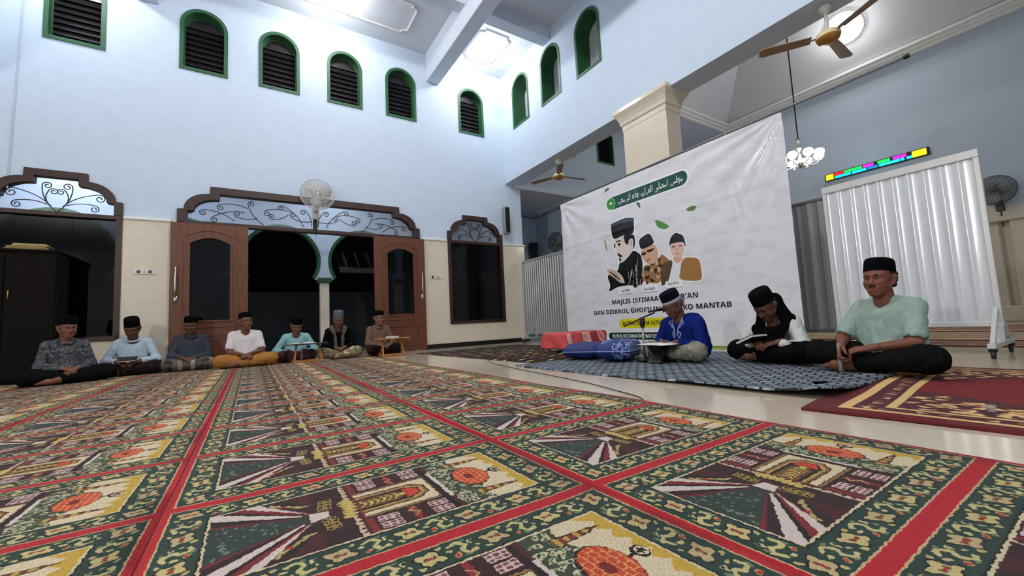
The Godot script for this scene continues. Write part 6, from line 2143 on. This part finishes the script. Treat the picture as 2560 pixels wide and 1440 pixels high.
	cloth.append([sh[1], nb + Vector3(-0.055, -0.012, -0.005), 0.050, 0.036])
	cloth.append([nb + Vector3(-0.045, -0.020, -0.030), nb + Vector3(0.045, -0.020, -0.030), 0.045, 0.045])
	for i in 2:
		if long:
			var sg := 1.0 if i == 0 else -1.0
			cloth.append([sh[i], el[i], 0.058 * (0.6 + 0.4 * fat), 0.056]); cloth.append([el[i], (el[i] as Vector3).lerp(wr[i], 0.86), 0.055, 0.043])
		else:
			var q: Vector3 = (sh[i] as Vector3).lerp(el[i], 0.80)
			cloth.append([sh[i], q, 0.058 * (0.6 + 0.4 * fat), 0.068])
			cloth.append([q + ((el[i] as Vector3) - sh[i]).normalized() * 0.055, q + ((el[i] as Vector3) - sh[i]).normalized() * 0.16, 0.052, 0.058, -1])
	cloth.append([nb + Vector3(0, 0.036, 0.014), nb + Vector3(0, 0.12, 0.06), 0.052, 0.060, -1])
	if spec.get("neckline", 0.0) > 0.0: cloth.append([nb + Vector3(0, 0.02, 0.06), nb + Vector3(0, -0.03, 0.085), 0.045, 0.02, -1])
	o = net()
	surface_net(o, cloth, 0.0135 / fine, 0.030, 0.0045)
	net_part("shirt", o, spec.shirt, t)
	if spec.has("embroidery"):
		for sg in [-1.0, 1.0]:
			for path in [[0.062, 0.00, 0.055, -0.05, 0.035, -0.09, 0.022, -0.14, 0.018, -0.20], [0.075, -0.03, 0.085, -0.06, 0.060, -0.08, 0.045, -0.11], [0.030, -0.15, 0.050, -0.17, 0.040, -0.20, 0.026, -0.22]]:
				var line := PackedVector3Array()
				for q in range(0, path.size(), 2):
					line.append(press(cloth, nb + Vector3(sg * path[q], path[q + 1], 0.0)))
				var st0 := S(true)
				tube(st0, smooth3(line, 3), 0.007, 6)
				obj("embroidery", st0, spec.embroidery, t)
	# collar band
	if spec.get("collar", false):
		var st := S(true)
		var ring := PackedVector3Array()
		for i in 21:
			var a := TAU * i / 20.0
			ring.append(nb + Vector3(sin(a) * 0.072, -0.016 - 0.032 * cos(a), 0.004 + cos(a) * 0.072))
		tube(st, ring, 0.015, 7, false)
		obj("collar", st, spec.get("collar_mat", spec.shirt), t)
	# sarong or trousers
	o = net()
	var low := [[pel + Vector3(-0.06, 0.0, -0.01), pel + Vector3(0.06, 0.0, -0.01), 0.118 * fat, 0.118 * fat]]
	for i in 2:
		var sg: float = 1.0 if i == 0 else -1.0
		low.append([pel + Vector3(sg * 0.08, -0.005, 0.02), kn[i], 0.104, 0.086])
		low.append([kn[i], (kn[i] as Vector3).lerp(an[i], 0.86 if spec.get("sarong", true) else 0.80), 0.088, 0.062])
	if spec.get("sarong", true):
		low.append([(kn[0] as Vector3).lerp(pel, 0.25) + Vector3(0, -0.02, 0.02), (kn[1] as Vector3).lerp(pel, 0.25) + Vector3(0, -0.02, 0.02), 0.072, 0.072])
		low.append([Vector3(-0.16, 0.085, 0.20), Vector3(0.16, 0.085, 0.20), 0.080, 0.080])
	surface_net(o, low, 0.0135 / fine, 0.045, 0.006)
	net_part("sarong" if spec.get("sarong", true) else "trousers", o, spec.lower, t)
	# hair at the temples and nape
	o = net()
	surface_net(o, [[Vector3(0.068, 0.050, 0.020), Vector3(0.064, 0.045, -0.055), 0.016, 0.026], [Vector3(-0.068, 0.050, 0.020), Vector3(-0.064, 0.045, -0.055), 0.016, 0.026], [Vector3(-0.04, 0.01, -0.092), Vector3(0.04, 0.01, -0.092), 0.030, 0.030], [Vector3(-0.05, -0.03, -0.075), Vector3(0.05, -0.03, -0.075), 0.020, 0.020]], 0.007, 0.02, 0.0, hx)
	net_part("hair", o, spec.hair, t)
	# cap
	var st2 := S(true)
	var ch: float = spec.get("cap_height", 0.118)
	var tilt := Basis(Vector3.RIGHT, spec.get("cap_tilt", -0.06))
	lathe(st2, [Vector2(0.092, 0.0), Vector2(0.0925, 0.01), Vector2(0.091, ch * 0.6), Vector2(0.087, ch - 0.012), Vector2(0.080, ch), Vector2(0.045, ch + 0.004), Vector2(0.0, ch - 0.004)], 26, hc + hb * Vector3(0, 0.058, -0.010), hb * tilt, 0.96, 1.16)
	obj("cap", st2, spec.cap, t)
	if spec.has("cap_band"):
		st2 = S(true)
		lathe(st2, [Vector2(0.0915, -0.004), Vector2(0.096, 0.0), Vector2(0.096, 0.026), Vector2(0.0915, 0.03)], 26, hc + hb * Vector3(0, 0.050, -0.010), hb * tilt, 0.96, 1.16)
		obj("cap_band", st2, spec.cap_band, t)
	# eyes, brows, moustache
	for sg in [-1.0, 1.0]:
		st2 = S(true)
		var ball := []
		for i in 9:
			var a := PI * i / 8.0
			ball.append(Vector2(0.0112 * sin(a), -0.0112 * cos(a)))
		lathe(st2, ball, 14, hc + hb * Vector3(sg * 0.031, 0.010, 0.0815), hb)
		var shut: bool = hp > 0.2
		var eye := obj("eye", st2, skin if shut else M.sclera, t)
		st2 = S(true)
		if not shut: lathe(st2, [Vector2(0.0062, 0.0), Vector2(0.004, 0.002), Vector2(0.0, 0.0028)], 10, hc + hb * Vector3(sg * 0.031, 0.0085, 0.0922), hb * Basis(Vector3.RIGHT, PI * 0.5))
		if not shut: obj("iris", st2, M.iris, eye)
		st2 = S(true)
		tube(st2, PackedVector3Array([hx * Vector3(sg * 0.0425, 0.0125, 0.087), hx * Vector3(sg * 0.031, 0.0150, 0.0915), hx * Vector3(sg * 0.020, 0.0125, 0.089)]), [0.002, 0.0032, 0.002], 6)
		obj("eyelid", st2, spec.hair if shut else skin, t)
		st2 = S(true)
		tube(st2, PackedVector3Array([hx * Vector3(sg * 0.052, 0.026, 0.080), hx * Vector3(sg * 0.034, 0.036, 0.0935), hx * Vector3(sg * 0.014, 0.031, 0.1005)]), [0.0025, 0.005, 0.004], 6)
		obj("eyebrow", st2, spec.hair, t)
	st2 = S(true)
	tube(st2, PackedVector3Array([hx * Vector3(-0.018, -0.0675, 0.0925), hx * Vector3(0, -0.0665, 0.0965), hx * Vector3(0.018, -0.0675, 0.0925)]), [0.002, 0.0045, 0.002], 6)
	obj("lips", st2, spec.get("lips", M.lips), t)
	if spec.get("moustache", false):
		st2 = S(true)
		tube(st2, PackedVector3Array([hx * Vector3(-0.030, -0.059, 0.086), hx * Vector3(-0.015, -0.050, 0.0975), hx * Vector3(0, -0.0475, 0.1005), hx * Vector3(0.015, -0.050, 0.0975), hx * Vector3(0.030, -0.059, 0.086)]), [0.003, 0.0065, 0.006, 0.0065, 0.003], 7)
		obj("moustache", st2, spec.hair, t)
	t.set_meta("_", 0)
	t.remove_meta("_")
	spec["_neck"] = nb; spec["_head"] = hx; spec["_wrists"] = wr; spec["_chest"] = chest
	return t

func press(bones: Array, p: Vector3) -> Vector3:
	# slides a point in from the front until it meets the cloth
	var z := 0.35
	while z > -0.1:
		var q := Vector3(p.x, p.y, p.z + z)
		for b in bones:
			if b.size() > 4: continue
			var a: Vector3 = b[0]; var d: Vector3 = (b[1] as Vector3) - a
			var t := clampf((q - a).dot(d) / max(d.length_squared(), 1e-9), 0.0, 1.0)
			if (q - a - d * t).length() < lerpf(b[2], b[3], t) + 0.006: return q
		z -= 0.004
	return p

func cloth_mat(c: Color, vary := 0.06, freq := 0.03, scale := 3.0, sd := 1) -> StandardMaterial3D:
	var m := tri_mat(c.darkened(vary), c.lightened(vary), scale, 0.9, freq, 0.25, sd)
	m.uv1_world_triplanar = false
	m.metallic_specular = 0.15
	return m

func print_mat(im: Image, scale: float) -> StandardMaterial3D:
	var m := mat(Color.WHITE, 0.9)
	m.albedo_texture = ImageTexture.create_from_image(im)
	m.uv1_triplanar = true
	m.uv1_scale = Vector3.ONE * scale
	m.metallic_specular = 0.15
	return m

func blotch(base: Color, cols: Array, n: int, r0: float, r1: float, sd: int) -> Image:
	var im := Image.create(256, 256, false, Image.FORMAT_RGB8)
	im.fill(base)
	var rng := RandomNumberGenerator.new()
	rng.seed = sd
	for i in n:
		blob(im, Vector2(rng.randf() * 256, rng.randf() * 256), rng.randf_range(r0, r1), rng.randf_range(r0, r1) * 0.6, cols[i % cols.size()], 3, 0.25, rng.randf() * 3.0)
	return im

func plaid(base: Color, bands: Array) -> Image:
	var im := Image.create(256, 256, false, Image.FORMAT_RGB8)
	im.fill(base)
	for b in bands:
		im.fill_rect(Rect2i(b[0], 0, b[1], 256), b[2])
	for b in bands:
		for y in range(b[0], b[0] + b[1]):
			for x in range(0, 256, 2): im.set_pixel(x, y, b[2])
	return im

func build_people():
	fold.seed = 31
	fold.frequency = 0.32
	fold.fractal_octaves = 2
	M.sclera = mat(Color(0.62, 0.56, 0.50), 0.3)
	M.iris = mat(Color(0.04, 0.025, 0.02), 0.2)
	M.lips = mat(Color(0.30, 0.15, 0.12), 0.6)
	var black_cap := cloth_mat(Color(0.028, 0.026, 0.028), 0.02)
	var hair := mat(Color(0.025, 0.022, 0.022), 0.7)
	var grey_hair := mat(Color(0.45, 0.44, 0.43), 0.8)
	var sk := func(r: float, g: float, b: float) -> StandardMaterial3D:
		var m := mat(Color(r, g, b), 0.62)
		m.subsurf_scatter_enabled = true
		m.subsurf_scatter_strength = 0.05
		return m
	var lap_l := Vector3(0.075, 0.185, 0.255)
	var lap_r := Vector3(-0.075, 0.195, 0.265)
	# --- the row by the door wall, left to right
	person({"at": Vector3(-2.02, 0.012, -7.58), "turn": 0.42, "label": "man in mottled dark grey shirt seated by the black cupboard", "skin": sk.call(0.44, 0.27, 0.19), "shirt": print_mat(blotch(Color8(62, 64, 68), [Color8(92, 96, 102), Color8(44, 44, 48), Color8(120, 122, 126)], 150, 6.0, 16.0, 3), 3.5), "lower": cloth_mat(Color(0.05, 0.055, 0.05), 0.02), "cap": black_cap, "hair": hair, "hand_l": lap_l, "hand_r": lap_r, "lean": 0.05, "head_yaw": 0.15, "head_pitch": 0.08, "collar": true})
	person({"at": Vector3(-1.47, 0.012, -8.18), "turn": -0.02, "label": "man in pale blue shirt reading, seated against the cream wall", "skin": sk.call(0.36, 0.22, 0.15), "shirt": cloth_mat(Color(0.68, 0.75, 0.81), 0.05), "lower": print_mat(blotch(Color8(34, 26, 26), [Color8(52, 36, 34), Color8(24, 20, 22)], 60, 10.0, 30.0, 5), 2.0), "cap": black_cap, "hair": hair, "hand_l": Vector3(0.13, 0.20, 0.27), "hand_r": Vector3(-0.13, 0.20, 0.27), "lean": 0.09, "slump": 0.02, "head_pitch": 0.42, "collar": true, "knees": [Vector3(0.30, 0.1, 0.24), Vector3(-0.30, 0.1, 0.24)]})
	book(Vector3(-1.47, 0.235, -7.84), Vector3(0.20, 0.02, 0.15), 0.0, mat(Color(0.14, 0.08, 0.05), 0.7), "dark covered book held by the man in pale blue", 0.35)
	person({"at": Vector3(-0.80, 0.012, -8.20), "turn": 0.0, "knees": [Vector3(0.235, 0.105, 0.28), Vector3(-0.235, 0.105, 0.28)], "label": "man in dark slate blue shirt seated before the left door leaf", "skin": sk.call(0.36, 0.22, 0.15), "shirt": cloth_mat(Color(0.20, 0.215, 0.26), 0.12, 0.04, 4.0, 4), "lower": print_mat(plaid(Color8(60, 52, 50), [[20, 34, Color8(150, 146, 136)], [110, 18, Color8(34, 30, 32)], [170, 40, Color8(120, 108, 96)]]), 2.6), "cap": black_cap, "hair": hair, "hand_l": lap_l, "hand_r": lap_r, "lean": 0.05, "head_pitch": 0.22, "collar": true, "cap_height": 0.09})
	person({"at": Vector3(-0.08, 0.012, -7.88), "turn": 0.06, "knees": [Vector3(0.325, 0.105, 0.26), Vector3(-0.325, 0.105, 0.26)], "label": "man in white short sleeved shirt and ochre sarong", "skin": sk.call(0.42, 0.26, 0.19), "shirt": cloth_mat(Color(0.83, 0.80, 0.80), 0.03), "lower": cloth_mat(Color(0.62, 0.41, 0.20), 0.08), "cap": black_cap, "hair": hair, "hand_l": Vector3(0.055, 0.20, 0.27), "hand_r": Vector3(-0.055, 0.19, 0.28), "long": false, "lean": 0.03, "head_pitch": 0.02, "head_yaw": 0.35, "fat": 1.08, "cap_height": 0.085, "cap_tilt": -0.16, "size": 1.03})
	person({"at": Vector3(0.66, 0.012, -8.16), "turn": -0.02, "knees": [Vector3(0.21, 0.105, 0.28), Vector3(-0.21, 0.105, 0.28)], "label": "man in turquoise shirt reading at the dark desk", "skin": sk.call(0.45, 0.30, 0.24), "shirt": cloth_mat(Color(0.55, 0.73, 0.74), 0.05), "lower": print_mat(plaid(Color8(72, 44, 44), [[30, 24, Color8(150, 120, 112)], [120, 40, Color8(44, 30, 32)]]), 2.6), "cap": black_cap, "hair": hair, "hand_l": Vector3(0.16, 0.17, 0.24), "hand_r": Vector3(-0.16, 0.17, 0.24), "lean": 0.11, "slump": 0.07, "head_pitch": 0.50, "head_yaw": 0.15})
	person({"at": Vector3(1.35, 0.012, -8.14), "turn": -0.04, "knees": [Vector3(0.28, 0.105, 0.28), Vector3(-0.28, 0.105, 0.28)], "label": "man in grey cap and black jacket with grey shawl", "skin": sk.call(0.40, 0.26, 0.20), "shirt": cloth_mat(Color(0.035, 0.035, 0.038), 0.02), "lower": print_mat(blotch(Color8(126, 112, 88), [Color8(186, 192, 140), Color8(92, 78, 62), Color8(160, 150, 110)], 40, 14.0, 34.0, 8), 2.2), "cap": cloth_mat(Color(0.34, 0.36, 0.40), 0.04), "hair": hair, "hand_l": Vector3(0.09, 0.20, 0.28), "hand_r": Vector3(-0.09, 0.20, 0.28), "lean": 0.08, "head_pitch": 0.30, "shawl": 1})
	var sm := cloth_mat(Color(0.34, 0.30, 0.27), 0.06)
	scarf(Vector3(1.35, 0.012, -8.14), -0.04, "grey brown shawl round the neck of the man in black jacket", sm)
	person({"at": Vector3(2.05, 0.012, -7.98), "turn": 0.12, "knees": [Vector3(0.24, 0.105, 0.28), Vector3(-0.24, 0.105, 0.28)], "label": "man in plain brown shirt at the light wooden desk", "skin": sk.call(0.46, 0.31, 0.25), "shirt": cloth_mat(Color(0.42, 0.33, 0.26), 0.06), "lower": cloth_mat(Color(0.13, 0.09, 0.075), 0.03), "cap": black_cap, "hair": hair, "hand_l": Vector3(0.12, 0.20, 0.26), "hand_r": Vector3(-0.10, 0.19, 0.27), "lean": 0.03, "head_pitch": 0.04, "head_yaw": 0.25, "moustache": true, "collar": true, "cap_height": 0.095})
	# --- the three on the grey mat
	person({"at": Vector3(3.87, 0.024, -2.67), "turn": -1.62, "size": 0.97, "knees": [Vector3(0.30, 0.105, 0.26), Vector3(-0.30, 0.105, 0.26)], "fine": 1.35, "label": "man in royal blue shirt and navy cap reciting at the microphone", "skin": sk.call(0.36, 0.22, 0.16), "shirt": cloth_mat(Color(0.055, 0.115, 0.40), 0.06), "lower": print_mat(blotch(Color8(128, 124, 114), [Color8(150, 148, 140), Color8(104, 98, 90), Color8(140, 140, 100)], 80, 8.0, 22.0, 14), 2.4), "cap": cloth_mat(Color(0.045, 0.055, 0.12), 0.02), "cap_band": mat(Color(0.62, 0.62, 0.62), 0.8), "hair": grey_hair, "hand_l": Vector3(0.10, 0.20, 0.29), "hand_r": Vector3(-0.10, 0.20, 0.29), "lean": 0.14, "slump": 0.10, "head_pitch": 0.50, "head_yaw": -0.22, "fat": 1.28, "neckline": 1.0, "embroidery": mat(Color(0.55, 0.62, 0.78), 0.7), "cap_height": 0.11})
	person({"at": Vector3(4.13, 0.024, -1.84), "turn": -1.70, "knees": [Vector3(0.31, 0.105, 0.25), Vector3(-0.31, 0.105, 0.25)], "fine": 1.35, "label": "man in white shirt and black shawl reading a book", "skin": sk.call(0.35, 0.21, 0.14), "shirt": cloth_mat(Color(0.80, 0.80, 0.79), 0.03), "lower": cloth_mat(Color(0.035, 0.037, 0.042), 0.02), "cap": black_cap, "hair": hair, "hand_l": Vector3(0.11, 0.19, 0.29), "hand_r": Vector3(-0.11, 0.20, 0.30), "lean": 0.19, "slump": 0.17, "head_pitch": 0.62, "head_yaw": -0.12, "cap_height": 0.115, "size": 0.98, "moustache": true})
	head_shawl(Vector3(4.13, 0.024, -1.84), -1.70, 0.98)
	book(Vector3(3.76, 0.225, -1.95), Vector3(0.17, 0.026, 0.22), -1.70, mat(Color(0.05, 0.05, 0.055), 0.5), "thick black covered book held by the man in the black shawl", 0.0, 0.42)
	var ph := thing("phone", Vector3(3.86, 0.212, -1.62), "white phone on the knee of the man in the black shawl", "phone", 0.4)
	box_part("case", Vector3(0, 0.006, 0), Vector3(0.075, 0.009, 0.15), M.white_plastic, ph, 0.003)
	person({"at": Vector3(3.80, 0.024, -1.03), "turn": -1.86, "fine": 1.5, "label": "man in pale green shirt seated at the right before the white partition", "skin": sk.call(0.44, 0.25, 0.17), "shirt": cloth_mat(Color(0.57, 0.65, 0.61), 0.05), "lower": cloth_mat(Color(0.055, 0.062, 0.055), 0.03), "cap": cloth_mat(Color(0.022, 0.026, 0.042), 0.02), "hair": hair, "hand_l": Vector3(0.07, 0.185, 0.30), "hand_r": Vector3(-0.10, 0.20, 0.34), "hand_dir": [Vector3(-0.8, -0.15, 0.5), Vector3(0.15, -0.75, 0.6)], "hand_back": [Vector3(0.1, 0.9, 0.3), Vector3(-0.8, 0.3, 0.4)], "curl": 0.8, "long": false, "lean": 0.04, "head_pitch": -0.06, "head_yaw": 0.12, "fat": 1.12, "moustache": true, "cap_height": 0.10, "cap_tilt": -0.12, "sarong": false, "size": 0.96, "slump": 0.02, "knees": [Vector3(0.34, 0.115, 0.20), Vector3(-0.34, 0.13, 0.24)]})
	var rb := thing("rolled_booklet", Vector3(3.45, 0.10, -1.20), "pale rolled booklet in the hand of the man in pale green", "booklet")
	var st := S(true)
	tube(st, PackedVector3Array([Vector3(-0.03, -0.055, 0.0), Vector3(0.035, 0.13, -0.02)]), 0.012, 12)
	obj("roll", st, mat(Color(0.5, 0.5, 0.48), 0.8), rb)

func scarf(at: Vector3, turn: float, label: String, m: Material):
	var t := thing("shawl", at, label, "shawl", turn)
	var nb := Vector3(0, 0.545, -0.045 + 0.08)
	var o := net()
	var L := []
	for sg in [-1.0, 1.0]:
		L.append([nb + Vector3(sg * 0.03, 0.02, -0.06), nb + Vector3(sg * 0.10, 0.02, 0.0), 0.026, 0.030])
		L.append([nb + Vector3(sg * 0.10, 0.02, 0.0), nb + Vector3(sg * 0.085, -0.06, 0.10), 0.030, 0.030])
		L.append([nb + Vector3(sg * 0.14, 0.0, 0.02), nb + Vector3(sg * 0.09, -0.10, 0.11), 0.018, 0.024])
		L.append([nb + Vector3(sg * 0.085, -0.06, 0.10), nb + Vector3(sg * 0.055, -0.20, 0.115), 0.026, 0.022])
		L.append([nb + Vector3(sg * 0.055, -0.20, 0.115), nb + Vector3(sg * 0.045, -0.32, 0.13), 0.022, 0.020])
		L.append([nb + Vector3(sg * 0.075, -0.20, 0.11), nb + Vector3(sg * 0.065, -0.32, 0.125), 0.020, 0.018])
	surface_net(o, L, 0.009, 0.02, 0.002)
	net_part("cloth", o, m, t)

func head_shawl(at: Vector3, turn: float, sc: float):
	# black cloth from the back of the head over the shoulders and down the front
	var t := thing("head_shawl", at, "long black shawl from head to chest of the reading man", "shawl", turn)
	t.scale = Vector3.ONE * sc
	var nb := Vector3(0, 0.375, 0.145)
	var hb := Basis.from_euler(Vector3(0.62, -0.12, 0), EULER_ORDER_YXZ)
	var hc := nb + Vector3(0, 0.090, 0.035 + 0.05 * sin(0.62)) + hb * Vector3(0, 0.045, 0.0)
	var o := net()
	var L := []
	L.append([hc + hb * Vector3(-0.05, 0.03, -0.085), hc + hb * Vector3(0.05, 0.03, -0.085), 0.050, 0.050])
	for sg in [-1.0, 1.0]:
		L.append([hc + hb * Vector3(sg * 0.05, 0.02, -0.08), nb + Vector3(sg * 0.10, -0.02, -0.05), 0.050, 0.055])
		L.append([hc + hb * Vector3(sg * 0.085, 0.0, -0.045), nb + Vector3(sg * 0.115, -0.03, 0.02), 0.026, 0.045])
		L.append([nb + Vector3(sg * 0.115, -0.02, -0.03), nb + Vector3(sg * 0.115, -0.07, 0.09), 0.050, 0.040])
		L.append([nb + Vector3(sg * 0.115, -0.07, 0.09), nb + Vector3(sg * 0.085, -0.19, 0.125), 0.040, 0.035])
	L.append([nb + Vector3(-0.08, -0.10, 0.09), nb + Vector3(0.08, -0.10, 0.09), 0.045, 0.045])
	L.append([nb + Vector3(-0.06, -0.18, 0.12), nb + Vector3(0.06, -0.18, 0.12), 0.040, 0.040])
	L.append([nb + Vector3(-0.09, 0.0, -0.08), nb + Vector3(0.09, 0.0, -0.08), 0.060, 0.060])
	surface_net(o, L, 0.009, 0.025, 0.003)
	net_part("cloth", o, cloth_mat(Color(0.022, 0.021, 0.022), 0.02), t)
